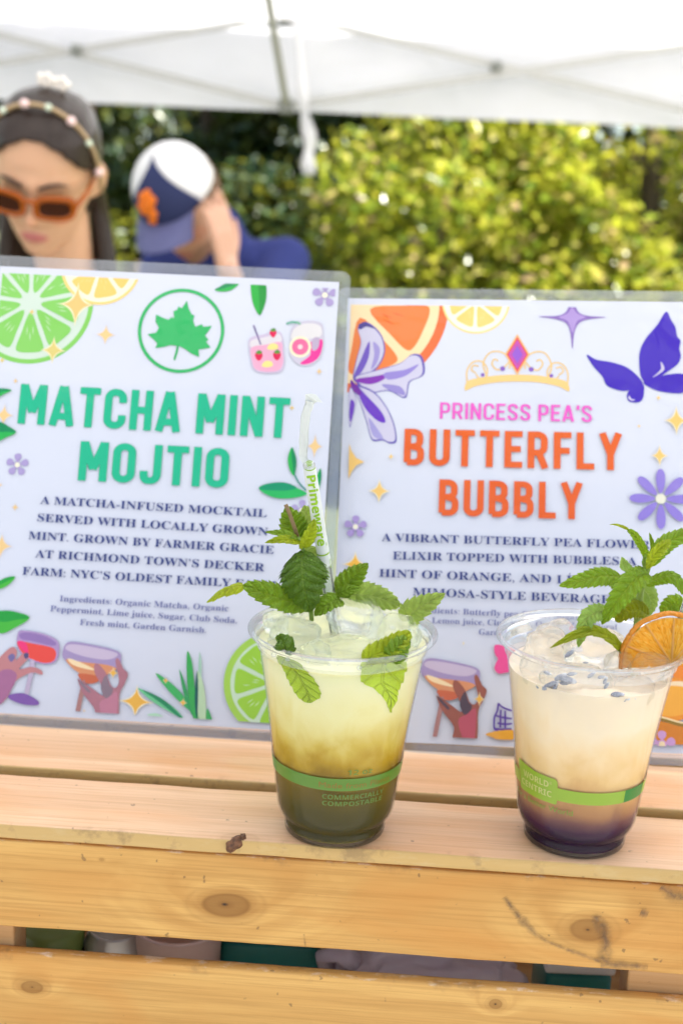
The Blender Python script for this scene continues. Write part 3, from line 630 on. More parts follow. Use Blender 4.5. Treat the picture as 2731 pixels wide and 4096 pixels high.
    def disc(s, name, ctr, r, c, a0=0, a1=360, r0=0, n=48, sq=1.0):
        if a1-a0 >= 360 and not r0: s.poly(name, arc(ctr[0], ctr[1], r, r*sq, 0, 360, n)[:-1], c); return
        s.poly(name, arc(ctr[0], ctr[1], r, r*sq, a0, a1, n)+(arc(ctr[0], ctr[1], r0, r0*sq, a1, a0, n) if r0 else [ctr]), c)
    def ring(s, name, ctr, r, wd, c):
        vs, fs = ribbon(arc(ctr[0], ctr[1], r, r, 0, 360, 72), wd); s.flat(name, [(v.x, v.y) for v in vs], fs, c)
    def star(s, name, crop, x, y, hw, hh, c):
        s.gid += 1
        ctr = s.lp(*crop(x, y)); e = s.lp(*crop(x+hw, y)); t = s.lp(*crop(x, y-hh)); a = e[0]-ctr[0]; b = t[1]-ctr[1]
        def P(sc):
            pts = []
            for k in range(4):
                p0 = [(a, 0), (0, b), (-a, 0), (0, -b)][k]; p1 = [(a, 0), (0, b), (-a, 0), (0, -b)][(k+1) % 4]
                for j in range(8):
                    t_ = j/8; q = ((1-t_)**2*p0[0]+t_**2*p1[0]+2*t_*(1-t_)*.10*(p0[0]+p1[0]), (1-t_)**2*p0[1]+t_**2*p1[1]+2*t_*(1-t_)*.10*(p0[1]+p1[1]))
                    pts.append((ctr[0]+q[0]*sc, ctr[1]+q[1]*sc))
            return pts
        s.poly(name, P(1.22), (247, 238, 214) if c[2] < 150 else (226, 222, 244)); s.poly(name, P(1.0), c)
    def flower(s, name, crop, x, y, r, c, n=5, cc=(238, 238, 225), thin=False):
        s.gid += 1
        ctr = s.lp(*crop(x, y)); e = s.lp(*crop(x+r, y)); R = e[0]-ctr[0]
        for k in range(n):
            a = 2*pi*k/n+pi/2; pts = []
            L0, wd, mid_ = (R*.42, R*.15, R*.60) if thin else (R*.33, R*.30, R*.66)
            for j in range(20):
                t = 2*pi*j/20; u, v = mid_+L0*cos(t), wd*sin(t)*(1+.25*cos(t)); pts.append((ctr[0]+u*cos(a)-v*sin(a), ctr[1]+u*sin(a)+v*cos(a)))
            s.poly(name, pts, c)
        if not thin: s.disc(name, ctr, R*.34, c, n=16)
        s.disc(name, ctr, R*(.17 if thin else .23), cc, n=16)
    def citrus(s, name, ctr, R, rind, pith, flesh, n=9, rot=10, rim=.11, lines=None):
        s.gid += 1
        s.disc(name, ctr, R, rind, n=90); s.disc(name, ctr, R*(1-rim), pith, n=90)
        rng_ = random.Random(n+rot)
        for k in range(n):
            a0, a1 = rot+360*k/n, rot+360*(k+1)/n; mid_ = R_((a0+a1)/2); hw = R_((a1-a0)/2)
            ro, ri = R*(.80+.02*rng_.uniform(-1, 1)), R*.16; g = R*.032; pts = []
            w_ = ro*sin(hw*.80)
            raw = [(ri, 0), (ro*.62, -ro*.60*math.tan(hw)*.80), (ro*.90, -w_*.98), (ro*.985, -w_*.72), (ro, 0), (ro*.985, w_*.72), (ro*.90, w_*.98), (ro*.62, ro*.60*math.tan(hw)*.80)]
            p2 = [(ctr[0]+u*cos(mid_)-v*sin(mid_), ctr[1]+u*sin(mid_)+v*cos(mid_)) for u, v in raw]
            s.poly(name, [tuple(v) for v in cr(p2, 4)], flesh)
            if lines:
                for j in range(3):
                    u = ro*rng_.uniform(.45, .75); v = (j-1)*w_*.38*u/ro; ln = ro*.10
                    q = [(u-ln, v*.9-.0), (u, v+ro*.012), (u+ln, v*1.1), (u, v-ro*.012)]
                    s.poly(name, [(ctr[0]+a*cos(mid_)-b*sin(mid_), ctr[1]+a*sin(mid_)+b*cos(mid_)) for a, b in q], lines)
    def text_serif(s, name, txt, crop, p0, p1, cap, c, space=1.0, off=0.0):
        a, b = s.lp(*crop(*p0)), s.lp(*crop(*p1)); acc = txt.find('Í')
        v, f = glyphs(bold_serif(txt.replace('Í', 'I')), 2, off, space); x0, x1 = min(p[0] for p in v), max(p[0] for p in v)
        d = Vector((b[0]-a[0], b[1]-a[1])); Lh = d.length; d.normalize(); n = Vector((-d.y, d.x)); sx = Lh/(x1-x0); sy = cap/.69
        V = [Vector(a)+d*((p[0]-x0)*sx)+n*(p[1]*sy) for p in v]; s.flat(name, [(q.x, q.y) for q in V], f, c)
        if acc >= 0:
            vv, _ = glyphs(bold_serif(txt[:acc]+'I'), 1); xe = max(p[0] for p in vv); q = Vector(a)+d*((xe-x0-.2)*sx)+n*cap*1.08
            s.poly(name, [tuple(q), tuple(q+d*.0006), tuple(q+d*.0012+n*.0012), tuple(q+d*.0006+n*.0012)], c)
    def text_cond(s, name, txt, crop, bl, br, tl, c, w_=.165, gap=.10, amp=1):
        a, b, t = s.lp(*crop(*bl)), s.lp(*crop(*br)), s.lp(*crop(*tl)); out, W = condensed(txt, w_, gap)
        d = Vector((b[0]-a[0], b[1]-a[1])); sx = d.length/W; d.normalize(); n = Vector((-d.y, d.x)); h = (Vector(t)-Vector(a)).dot(n)
        for vs, fs in out: s.flat(name, [tuple(Vector(a)+d*x*sx+n*y*h) for x, y in vs], fs, c, 1.5e-6)
    def finish(s):
        for (name, _), (mb, cols) in s.parts.items(): mb.build(name, [print_mat(c) for c in cols], s.root)
cA = lambda x, y: (x/1.12, 1000+y/1.12)
cB = lambda x, y: (x/1.12, 1900+y/1.12)
cC = lambda x, y: (1331+x/1.12, 1100+y/1.12)
cD = lambda x, y: (1331+x/1.12, 2000+y/1.12)
GOLD, GOLDB = (240, 205, 150), (240, 185, 75)
LEAFG, LEAFD = (45, 180, 85), (25, 140, 90)
def coupe(S, crop, dx, dy, hand, two):
    """a hand holding up a coupe glass, in flat printed colours"""
    S.gid += 1; f = lambda *p: [(x+dx, y+dy) for x, y in p]; nm = 'hand_with_glass_print'
    sk, dk, lt = hand
    S.px(nm, crop, f((395, 770), (420, 712), (520, 722), (640, 752), (658, 790), (640, 830), (560, 860), (480, 850), (420, 805)), (168, 150, 205))
    S.px(nm, crop, f((412, 745), (430, 722), (520, 732), (640, 762), (600, 790), (500, 778)), (205, 190, 228))
    S.px(nm, crop, f((410, 790), (480, 800), (600, 815), (635, 835), (560, 866), (470, 850)), (222, 150, 110))
    S.px(nm, crop, f((420, 785), (470, 800), (540, 835), (500, 832), (440, 812)), (250, 225, 190))
    S.px(nm, crop, f((470, 852), (560, 866), (552, 890), (510, 898), (478, 880)), (205, 105, 70))
    S.px(nm, crop, f((480, 900), (496, 902), (462, 1075), (444, 1075)), (176, 128, 130))
    S.px(nm, crop, f((463, 880), (480, 885), (530, 920), (575, 950), (568, 905), (540, 850), (538, 815), (556, 810), (590, 850), (612, 905), (635, 915), (648, 880), (632, 800), (645, 785), (668, 830), (688, 855), (672, 900), (650, 950), (638, 1085), (540, 1080), (540, 1015), (490, 945)), sk)
    S.px(nm, crop, f((568, 905), (590, 860), (606, 905), (622, 925), (600, 965), (578, 950)), dk)
    S.px(nm, crop, f((560, 990), (600, 960), (640, 940), (630, 1085), (590, 1085)), lt)
    S.px(nm, crop, f((466, 884), (480, 888), (520, 930), (512, 938), (480, 905)), dk)

SL = Sign(-.1205, .6988, -.0417, .3688, -.0034, 'green-lettered mint mocktail sign, laminated, behind the green drink')
S = SL
c0 = S.lp(*cA(140, 235)); e0 = S.lp(*cA(420, 240))
S.citrus('lime_slice_print', c0, e0[0]-c0[0], (132, 205, 100), (208, 226, 226), (134, 207, 104), 9, 14, .075, (190, 222, 190))
c0 = S.lp(*cA(455, 70)); e0 = S.lp(*cA(635, 80))
S.citrus('orange_slice_print', c0, e0[0]-c0[0], (248, 215, 140), (246, 240, 228), (246, 205, 118), 7, 0, .07, (250, 220, 150))
for x, y, a, b, c in ((345, 245, 66, 82, (240, 198, 130)), (240, 450, 48, 52, (222, 205, 130)), (475, 380, 42, 42, GOLD), (145, 278, 12, 14, (235, 200, 120)), (12, 495, 12, 13, (225, 200, 110)), (72, 587, 12, 14, GOLD), (20, 740, 40, 46, GOLD), (1430, 545, 14, 17, GOLD), (1410, 880, 34, 52, GOLD), (1308, 708, 12, 12, (225, 190, 110))):
    S.star('star_print', cA, x, y, a, b, c)
for x, y, a, b, c in ((70, 145, 17, 18, GOLD), (8, 318, 48, 52, GOLD), (5, 45, 8, 9, GOLD)): S.star('star_print', cB, x, y, a, b, c)
EM = (48, 182, 108)
c0 = S.lp(*cA(812, 362)); e0 = S.lp(*cA(998, 367)); S.ring('leaf_emblem', c0, e0[0]-c0[0], .0021, EM)
S.px('leaf_emblem', cA, [(838, 228), (846, 262), (860, 290), (872, 293), (866, 318), (876, 345), (905, 333), (912, 345), (950, 340), (934, 366), (918, 384), (935, 402), (924, 412), (945, 438), (890, 447), (893, 480), (860, 466), (830, 445), (803, 430), (797, 460), (785, 496), (778, 490), (788, 455), (793, 430), (765, 427), (735, 435), (697, 440), (706, 420), (690, 402), (662, 378), (700, 371), (713, 350), (698, 322), (700, 290), (735, 306), (757, 313), (768, 302), (781, 305), (778, 275), (795, 268), (800, 254), (816, 262)], EM, smooth=False)
lf = 'leaf_print'
def printleaf(S, crop, pts, c=LEAFG, d=LEAFD):
    S.gid += 1
    S.px(lf, crop, pts, c)
    n = len(pts); q = [((p[0]*.55+pts[(i+n//2) % n][0]*.45), (p[1]*.55+pts[(i+n//2) % n][1]*.45)) for i, p in enumerate(pts)]
    h = n//2; mid_ = [((pts[i][0]+pts[(n-i) % n][0])/2, (pts[i][1]+pts[(n-i) % n][1])/2) for i in range(0, h+1)]
    S.px(lf, crop, pts[:h+1]+mid_[::-1][1:-1], d if d else c)
printleaf(S, cA, [(962, 180), (985, 165), (1010, 152), (1045, 147), (1075, 148), (1050, 172), (1030, 183), (995, 188)])
printleaf(S, cA, [(1160, 150), (1190, 152), (1194, 200), (1187, 245), (1164, 293), (1138, 252), (1127, 205), (1126, 152)], (40, 175, 70), (25, 150, 60))
S.flower('flower_print', cA, 1455, 203, 58, (170, 155, 218))
S.flower('flower_print', cA, 80, 963, 52, (172, 158, 220))
S.flower('flower_print', cB, 1352, 160, 50, (176, 164, 222))
S.gid += 1; nm = 'cocktail_print'
S.px(nm, cA, [(1117, 402), (1180, 380), (1255, 368), (1272, 450), (1275, 510), (1255, 548), (1190, 554), (1140, 540), (1124, 500)], (205, 192, 232))
S.px(nm, cA, [(1124, 408), (1185, 392), (1250, 378), (1258, 412), (1190, 425), (1128, 438)], (222, 218, 238))
S.px(nm, cA, [(1126, 440), (1190, 425), (1258, 414), (1266, 460), (1268, 505), (1248, 540), (1190, 546), (1146, 534), (1132, 500)], (236, 172, 214))
S.line(nm, cA, [(1136, 338), (1152, 380), (1168, 425)], .0009, (110, 90, 160))
for x, y, r in ((1160, 478), (1241, 476), (1224, 376)) and ((1160, 478, 17), (1241, 476, 17), (1224, 376, 15)):
    S.px(nm, cA, [(x-r, y-r*.7), (x, y-r), (x+r, y-r*.6), (x+r*.7, y+r*.6), (x, y+r*1.15), (x-r*.8, y+r*.5)], (222, 30, 90)); S.px(nm, cA, [(x-r*.8, y-r), (x+2, y-r*1.7), (x+r*.9, y-r), (x, y-r*.6)], (90, 150, 70))
for x, y in ((1222, 435), (1198, 513)): S.px(nm, cA, [(x-25, y+8), (x-10, y-14), (x+18, y-12), (x+24, y+6), (x, y+14)], (238, 228, 150))
S.gid += 1
S.px(nm, cA, [(1300, 400), (1312, 345), (1370, 318), (1438, 328), (1448, 380), (1445, 450), (1425, 495), (1380, 520), (1330, 510), (1300, 470)], (204, 200, 232))
S.px(nm, cA, [(1308, 400), (1320, 352), (1372, 330), (1432, 340), (1438, 385), (1380, 400)], (226, 224, 240))
S.px(nm, cA, [(1385, 420), (1442, 402), (1440, 452), (1420, 490), (1378, 512), (1345, 508), (1390, 470)], (240, 55, 165))
S.px(nm, cA, [(1400, 400), (1430, 395), (1425, 440), (1400, 450)], (190, 175, 215))
c0 = S.lp(*cA(1345, 435)); S.disc(nm, c0, .0068, (245, 238, 215), n=24); S.disc(nm, c0, .0052, (240, 110, 170), n=24); S.disc(nm, c0, .0016, (250, 215, 230), n=12)
S.line(nm, cA, [(1283, 332), (1310, 324), (1345, 330)], .0014, (110, 175, 165)); S.line(nm, cA, [(1330, 322), (1345, 335)], .0012, (120, 180, 160))
TEAL = (38, 186, 150)
S.text_cond('title_lettering', 'MATCHA MINT', cA, (80, 778), (1290, 845), (92, 600), TEAL, .172, .105)
S.text_cond('title_lettering', 'MOJTIO', cA, (350, 1033), (1020, 1068), (362, 857), TEAL, .172, .105)
NAVY = (48, 62, 138)
for i, (tx, p, q) in enumerate((('A MATCHA-INFUSED MOCKTAIL', (183, 130), (1195, 190)), ('SERVED WITH LOCALLY GROWN', (170, 208), (1200, 272)), ('MINT. GROWN BY FARMER GRACIE', (130, 288), (1227, 354)), ('AT RICHMOND TOWN\u2019S DECKER', (160, 370), (1185, 433)), ('FARM: NYC\u2019S OLDEST FAMILY FARM', (103, 447), (1236, 513)))):
    S.text_serif('description_lettering', tx, cB, p, q, .0049, NAVY)
for tx, p, q in (('Ingredients: Organic Matcha, Organic', (270, 566), (1025, 611)), ('Peppermint, Lime juice, Sugar, Club Soda,', (228, 611), (1062, 665)), ('Fresh mint, Garden Garnish.', (360, 672), (925, 708))):
    S.text_serif('ingredients_lettering', tx, cB, p, q, .0036, (118, 124, 186))
printleaf(S, cA, [(-60, 650), (-20, 625), (20, 622), (56, 630), (20, 648), (-20, 670)]); printleaf(S, cA, [(-60, 790), (0, 772), (40, 790), (76, 818), (30, 842), (-20, 860)])
printleaf(S, cB, [(-50, 500), (10, 470), (40, 458), (72, 457), (45, 490), (0, 512)], (75, 185, 60), (40, 160, 60)); printleaf(S, cB, [(-50, 625), (20, 608), (80, 615), (136, 640), (70, 685), (0, 708)], (75, 185, 60), (40, 160, 60))
printleaf(S, cA, [(1308, 885), (1325, 925), (1328, 965), (1318, 1012), (1298, 985), (1290, 935)]); S.line(lf, cA, [(1320, 1008), (1340, 1045), (1372, 1078)], .0009, (40, 140, 130))
printleaf(S, cA, [(1160, 1070), (1200, 1048), (1275, 1043), (1330, 1066), (1375, 1095), (1300, 1114), (1220, 1108)], (45, 185, 100), (25, 150, 110)); printleaf(S, cA, [(1436, 980), (1440, 1015), (1432, 1060), (1420, 1080), (1418, 1020)])
# printed hands with glasses
S.gid += 1; nm = 'hand_with_glass_print'
S.px(nm, cB, [(85, 705), (120, 697), (200, 712), (266, 750), (258, 830), (200, 848), (120, 820), (82, 770)], (176, 150, 208))
S.px(nm, cB, [(92, 712), (130, 706), (205, 722), (255, 752), (235, 765), (150, 745), (100, 735)], (150, 120, 190))
S.px(nm, cB, [(84, 745), (150, 755), (245, 778), (248, 828), (200, 842), (125, 815), (92, 780)], (235, 80, 70))
S.px(nm, cB, [(84, 745), (120, 752), (130, 800), (100, 780)], (240, 60, 130))
S.px(nm, cB, [(140, 830), (160, 838), (150, 900), (130, 985), (112, 985), (130, 900)], (192, 178, 216)); S.px(nm, cB, [(45, 985), (110, 978), (172, 1010), (172, 1030), (110, 1028), (50, 1005)], (132, 92, 180))
S.px(nm, cB, [(-10, 850), (20, 800), (60, 770), (80, 790), (75, 830), (105, 800), (132, 800), (128, 825), (90, 870), (140, 860), (185, 872), (193, 895), (150, 885), (100, 905), (70, 930), (40, 990), (0, 1030), (-20, 1000)], (196, 132, 142))
S.px(nm, cB, [(-10, 900), (40, 870), (80, 900), (40, 985), (-5, 1025)], (170, 110, 158)); S.px(nm, cB, [(40, 815), (60, 800), (72, 815), (55, 838)], (120, 110, 170)); S.px(nm, cB, [(112, 800), (130, 798), (130, 818), (115, 822)], (90, 80, 130))
coupe(S, cB, -112, 37-0, ((178, 120, 140), (140, 120, 140), (196, 130, 160)), 0)
S.star('star_print', cB, 612, 1015, 66, 62, GOLDB); S.star('star_print', cB, 510, 887, 20, 24, GOLDB); S.star('star_print', cB, 380, 1056, 7, 8, GOLD)
S.gid += 1; nm = 'grass_blade_print'
for pts, c in (([(620, 955), (700, 990), (780, 1040), (825, 1093), (760, 1060), (680, 1010)], (110, 200, 150)), ([(640, 962), (740, 1010), (822, 1090), (812, 1092), (720, 1020)], (45, 140, 95)), ([(700, 888), (760, 925), (820, 985), (860, 1060), (790, 1000), (735, 940)], (70, 180, 100)), ([(805, 872), (830, 930), (850, 1010), (862, 1075), (830, 1000)], (60, 160, 95)), ([(842, 788), (862, 840), (872, 930), (890, 1098), (868, 1090), (845, 980), (838, 870)], (62, 172, 84)), ([(895, 793), (905, 850), (900, 960), (890, 900)], (170, 210, 200)), ([(885, 880), (908, 920), (922, 1000), (922, 1098), (895, 1098), (880, 980)], (190, 220, 190)), ([(884, 878), (890, 960), (884, 1095), (874, 1000)], (35, 90, 90)), ([(925, 1098), (930, 1045), (952, 1098)], (70, 170, 95)), ([(665, 1072), (705, 1068), (735, 1085), (680, 1085)], (180, 225, 205))):
    S.px(nm, cB, pts, c)
S.star('star_print', cB, 745, 921, 13, 14, GOLDB); S.star('star_print', cB, 822, 1020, 17, 18, GOLDB)
c0 = S.lp(*cB(1235, 935)); e0 = S.lp(*cB(1003, 935)); S.citrus('lime_slice_print', c0, (c0[0]-e0[0])*1.0, (168, 214, 84), (206, 232, 216), (160, 212, 58), 8, 22, .13, (205, 232, 190))
S.finish()

SR = Sign(.1055, .6846, -.094, .4327, .0383, 'orange-lettered butterfly pea sign, laminated, behind the purple-bottomed drink')
S = SR
c0 = S.lp(*cC(105, 130)); e0 = S.lp(*cC(519, 140)); R0 = e0[0]-c0[0]
S.citrus('orange_slice_print', c0, R0, (232, 112, 62), (250, 224, 186), (238, 128, 62), 7, 4, .10, (226, 104, 48))
c0b = S.lp(*cC(640, 120)); e0 = S.lp(*cC(792, 128)); S.citrus('lemon_slice_print', c0b, e0[0]-c0b[0], (248, 222, 158), (248, 246, 240), (248, 212, 130), 7, 12, .06, (252, 226, 160))
S.gid += 1; nm = 'iris_flower_print'
for pts in ([(90, 455), (105, 380), (125, 300), (112, 235), (145, 210), (190, 235), (225, 285), (232, 350), (200, 415), (150, 452), (110, 465)], [(95, 455), (200, 425), (300, 395), (355, 355), (400, 368), (408, 445), (345, 480), (325, 552), (250, 520), (160, 530), (110, 490)], [(100, 490), (180, 520), (240, 590), (275, 670), (285, 745), (255, 756), (225, 742), (175, 740), (150, 660), (120, 570), (90, 510)], [(80, 500), (105, 560), (95, 620), (75, 682), (70, 560)]):
    S.px(nm, cC, pts, (96, 84, 190)); q = Vector((sum(p[0] for p in pts)/len(pts), sum(p[1] for p in pts)/len(pts))); S.px(nm, cC, [tuple(q+(Vector(p)-q)*.93) for p in pts], (206, 204, 242))
for pts, c in (([(95, 450), (125, 380), (150, 320), (165, 300), (160, 370), (125, 440)], (110, 84, 205)), ([(180, 300), (210, 330), (200, 390), (170, 425), (185, 360)], (160, 150, 225)), ([(110, 465), (180, 455), (240, 445), (225, 470), (170, 490), (110, 480)], (130, 40, 190)), ([(230, 440), (320, 425), (385, 400), (330, 450), (250, 470)], (150, 135, 225)), ([(220, 490), (300, 500), (322, 540), (250, 515)], (150, 140, 220)), ([(100, 490), (150, 540), (215, 610), (235, 660), (195, 650), (140, 590)], (104, 52, 205)), ([(160, 640), (200, 690), (225, 735), (180, 720)], (165, 160, 230)), ([(82, 470), (125, 520), (115, 540), (84, 505)], (110, 20, 170)), ([(80, 560), (98, 580), (80, 660), (74, 620)], (108, 60, 205)), ([(115, 225), (145, 212), (185, 240), (150, 232), (122, 245)], (60, 45, 150))):
    S.px(nm, cC, pts, c)
S.gid += 1; nm = 'tiara_print'; TG = (246, 220, 168); TGd = (244, 206, 140)
S.px(nm, cC, [(592, 518), (600, 478), (650, 462), (740, 450), (822, 447), (910, 450), (1000, 464), (1048, 482), (1056, 522), (1010, 500), (920, 482), (825, 478), (730, 482), (640, 498)], TGd)
for pts in ([(600, 480), (600, 430), (625, 392), (665, 388), (690, 420), (685, 455), (660, 465), (640, 445)], [(690, 455), (672, 400), (700, 350), (750, 345), (790, 375), (790, 420)], [(790, 385), (770, 410), (735, 425), (712, 400), (722, 378), (740, 385)], [(640, 440), (620, 425), (630, 405), (652, 410)]):
    S.line(nm, cC, pts, .0009, TGd); S.line(nm, cC, [(1650-x, y+ (8 if x < 700 else 2)) for x, y in pts], .0009, TGd)
for x, y, r in ((670, 448, .0012), (759, 420, .0016), (887, 423, .0016), (977, 452, .0012)): S.disc(nm, S.lp(*cC(x, y)), r, (136, 96, 205), n=14)
for k, c in ((1.0, (238, 190, 140)), (.86, (226, 80, 72)), (.70, (190, 80, 205)), (.55, (206, 70, 150)), (.46, (150, 88, 220))):
    S.px(nm, cC, [(825, 357-93*k), (825+56*k, 357), (825, 357+93*k), (825-56*k, 357)], c, smooth=False)
S.gid += 1; nm = 'purple_star_print'
S.px(nm, cC, [(920, 186), (1000, 184), (1040, 168), (1058, 138), (1082, 138), (1100, 168), (1140, 184), (1222, 190), (1140, 200), (1100, 218), (1080, 260), (1071, 332), (1062, 260), (1044, 218), (1000, 200)], (140, 112, 200)); S.px(nm, cC, [(1010, 190), (1050, 172), (1070, 145), (1092, 172), (1130, 190), (1092, 208), (1072, 260), (1050, 208)], (176, 152, 228))
S.gid += 1; nm = 'butterfly_print'; BF = (64, 36, 196)
for pts in ([(1490, 165), (1512, 200), (1532, 235), (1540, 275), (1555, 295), (1550, 330), (1556, 365), (1542, 400), (1500, 432), (1440, 470), (1400, 482), (1378, 455), (1370, 400), (1374, 340), (1400, 285), (1450, 225)], [(1135, 358), (1180, 380), (1240, 390), (1310, 412), (1360, 450), (1386, 490), (1350, 512), (1305, 520), (1270, 515), (1225, 495), (1205, 455), (1165, 410)], [(1386, 488), (1391, 535), (1378, 566), (1345, 572), (1320, 562), (1316, 535), (1335, 508)], [(1388, 482), (1440, 462), (1500, 446), (1568, 444), (1600, 470), (1590, 505), (1560, 530), (1500, 528), (1440, 515)]):
    S.px(nm, cC, pts, BF)
for pts in ([(1466, 390), (1478, 405), (1482, 425), (1462, 442), (1430, 460), (1462, 430), (1468, 415)], [(1325, 540), (1335, 555), (1352, 560), (1338, 564), (1322, 555)]): S.px(nm, cC, pts, (205, 200, 240))
S.text_cond('title_lettering', "PRINCESS PEA'S", cC, (478, 644), (1158, 661), (480, 571), (236, 92, 214), .135, .11)
OR = (228, 96, 22)
S.text_cond('title_lettering', 'BUTTERFLY', cC, (316, 853), (1290, 877), (320, 690), OR, .165, .125); S.text_cond('title_lettering', 'BUBBLY', cC, (472, 1079), (1114, 1097), (477, 917), OR, .165, .125)
for x, y, a, b in ((1455, 553, 11, 12), (1535, 655, 46, 56), (1368, 680, 8, 9), (1460, 812, 32, 42), (260, 816, 12, 14), (208, 970, 42, 46)): S.star('star_print', cC, x, y, a, b, (242, 200, 120))
S.gid += 1; S.px('star_print', cC, [(74, 758), (84, 790), (105, 822), (142, 840), (105, 856), (84, 885), (70, 918)], (242, 200, 120), smooth=False)
S.star('star_print', cD, 100, 290, 48, 50, GOLDB)
S.flower('flower_print', cC, 1465, 1005, 138, (146, 128, 228), 8, (232, 232, 226), True); S.flower('flower_print', cC, 102, 1130, 52, (172, 152, 222))
for tx, p, q in (('A VIBRANT BUTTERFLY PEA FLOWER', (218, 186), (1418, 221)), ('ELIXIR TOPPED WITH BUBBLES, A', (268, 268), (1358, 295)), ('HINT OF ORANGE, AND L\u00cdNEA, A', (207, 346), (1290, 385)), ('MIMOSA-STYLE BEVERAGE.', (357, 430), (1252, 466))):
    S.text_serif('description_lettering', tx, cD, p, q, .0050, NAVY)
for tx, p, q in (('Ingredients: Butterfly pea flower, Sugar,', (340, 503), (1108, 538)), ('Lemon juice, Club Soda, Orange Zest, Floral', (443, 553), (1270, 584)), ('Garden Garnish', (652, 605), (938, 614))):
    S.text_serif('ingredients_lettering', tx, cD, p, q, .0036, (112, 118, 182))
coupe(S, cD, 0, 0, ((158, 92, 76), (88, 70, 82), (190, 88, 108)), 0)
S.star('star_print', cD, 655, 893, 22, 28, GOLDB); S.star('star_print', cD, 584, 643, 7, 9, (244, 226, 170)); S.star('star_print', cD, 524, 1078, 6, 7, (244, 226, 170))
S.gid += 1; S.px('pink_butterfly_print', cD, [(722, 655), (745, 650), (800, 665), (850, 700), (810, 760), (770, 775), (740, 778), (722, 755), (732, 725), (738, 712), (724, 690)], (242, 84, 162))
S.gid += 1; nm = 'cup_sketch_print'
for pts in ([(740, 910), (735, 945), (722, 975), (722, 1025), (740, 1030)], [(740, 912), (760, 930), (800, 945)], [(725, 965), (760, 975), (800, 980)], [(725, 1025), (760, 1028), (800, 1026)], [(735, 1000), (770, 1005), (800, 1002)], [(750, 940), (748, 1020)], [(770, 945), (770, 1022)]): S.line(nm, cD, pts, .0011, (96, 70, 176))
S.gid += 1; S.px('star_print', cD, [(682, 1050), (730, 1036), (800, 1030), (830, 1050), (800, 1075), (770, 1092), (740, 1090), (722, 1068)], (236, 172, 66))
S.gid += 1; nm = 'orange_slice_print'
S.px(nm, cD, [(1440, 830), (1500, 800), (1600, 790), (1680, 850), (1650, 930), (1560, 985), (1480, 990), (1430, 960)], (236, 150, 40)); S.px(nm, cD, [(1450, 850), (1500, 825), (1590, 815), (1650, 860), (1620, 920), (1560, 962), (1490, 968), (1445, 940)], (244, 176, 64))
S.px(nm, cD, [(1430, 860), (1490, 835), (1568, 838), (1640, 870), (1640, 850), (1568, 815), (1490, 820)], (250, 226, 196))
S.gid += 1; S.px(nm, cD, [(1420, 985), (1500, 1000), (1600, 1015), (1690, 980), (1670, 1060), (1580, 1095), (1500, 1090), (1430, 1060)], (214, 132, 30)); S.line(nm, cD, [(1400, 965), (1480, 985), (1560, 1008), (1640, 1010)], .0022, (150, 120, 40)); S.line(nm, cD, [(1400, 958), (1480, 976), (1560, 998), (1640, 1000)], .001, (250, 226, 180))
S.gid += 1; S.px(nm, cD, [(1500, 720), (1560, 690), (1650, 700), (1690, 770), (1600, 800), (1520, 790)], (238, 140, 40))
S.flower('flower_print', cD, 1470, 1095, 62, (206, 160, 224), 5, (240, 220, 190))
S.finish()
# ------------------------------------------------------------------ the two drinks
PROF = [(25.0, .2), (25.8, .8), (26.1, 3), (26.0, 5.2), (25.4, 6.6), (25.7, 7.4), (27.4, 9.0), (29.2, 11.4), (30.2, 14.5), (31.0, 20), (32.6, 33.5), (36, 62), (39.6, 86), (41.0, 95), (41.3, 97.4), (42.6, 99.0), (43.0, 103.6), (43.6, 104.6), (45.2, 105.2), (46.6, 105.6), (47.3, 106.4), (47.4, 107.4), (46.8, 108.3), (45.6, 108.4), (44.4, 107.4), (43.7, 106)]
def rad(z):      # outer radius of the cup wall at height z (mm)
    for (r0, z0), (r1, z1) in zip(PROF, PROF[1:]):
        if z0 <= z <= z1: return r0+(r1-r0)*(z-z0)/max(1e-6, z1-z0)
    return 25.0
shell_mat = clear_plastic('clear_cup_plastic', (.99, .995, .99), .004, 1.38, .03, .5)
rim_mat = clear_plastic('clear_cup_rim', (.965, .975, .975), .14, 1.42, .10, .8)
def drink_mat(name, stops, cloud):
    m, n, out = newmat(name); tc = N(n, 'TexCoord'); sp = N(n, 'SeparateXYZ'); L(n, tc.outputs['Object'], sp.inputs[0])
    z = N(n, 'TexNoise', Scale=70.0, Detail=3.0, Distortion=.5); mpn = N(n, 'Mapping'); mpn.inputs['Scale'].default_value = (1, 1, .8); L(n, tc.outputs['Object'], mpn.inputs[0]); L(n, mpn.outputs[0], z.inputs['Vector'])
    sw = mth(n, 'MULTIPLY', mth(n, 'SUBTRACT', z.outputs['Fac'], .5), cloud)
    amp = ramp(n, mth(n, 'DIVIDE', sp.outputs[2], .11), [(.18, .12), (.42, 1.0), (.72, .9), (.9, .3)])
    h = mth(n, 'ADD', mth(n, 'DIVIDE', sp.outputs[2], .11), mth(n, 'MULTIPLY', sw, amp))
    c = ramp(n, h, [(zz/110, ink(cc, (198, 198, 198))) for zz, cc in stops])
    p = N(n, 'BsdfPrincipled', Roughness=.18); p.inputs['Specular IOR Level'].default_value = .12; L(n, c, p.inputs['Base Color'])
    p.inputs['Subsurface Weight'].default_value = .3; p.inputs['Subsurface Radius'].default_value = (.010, .009, .006); p.inputs['Subsurface Scale'].default_value = 1.0
    L(n, p.outputs[0], out.inputs[0]); return m
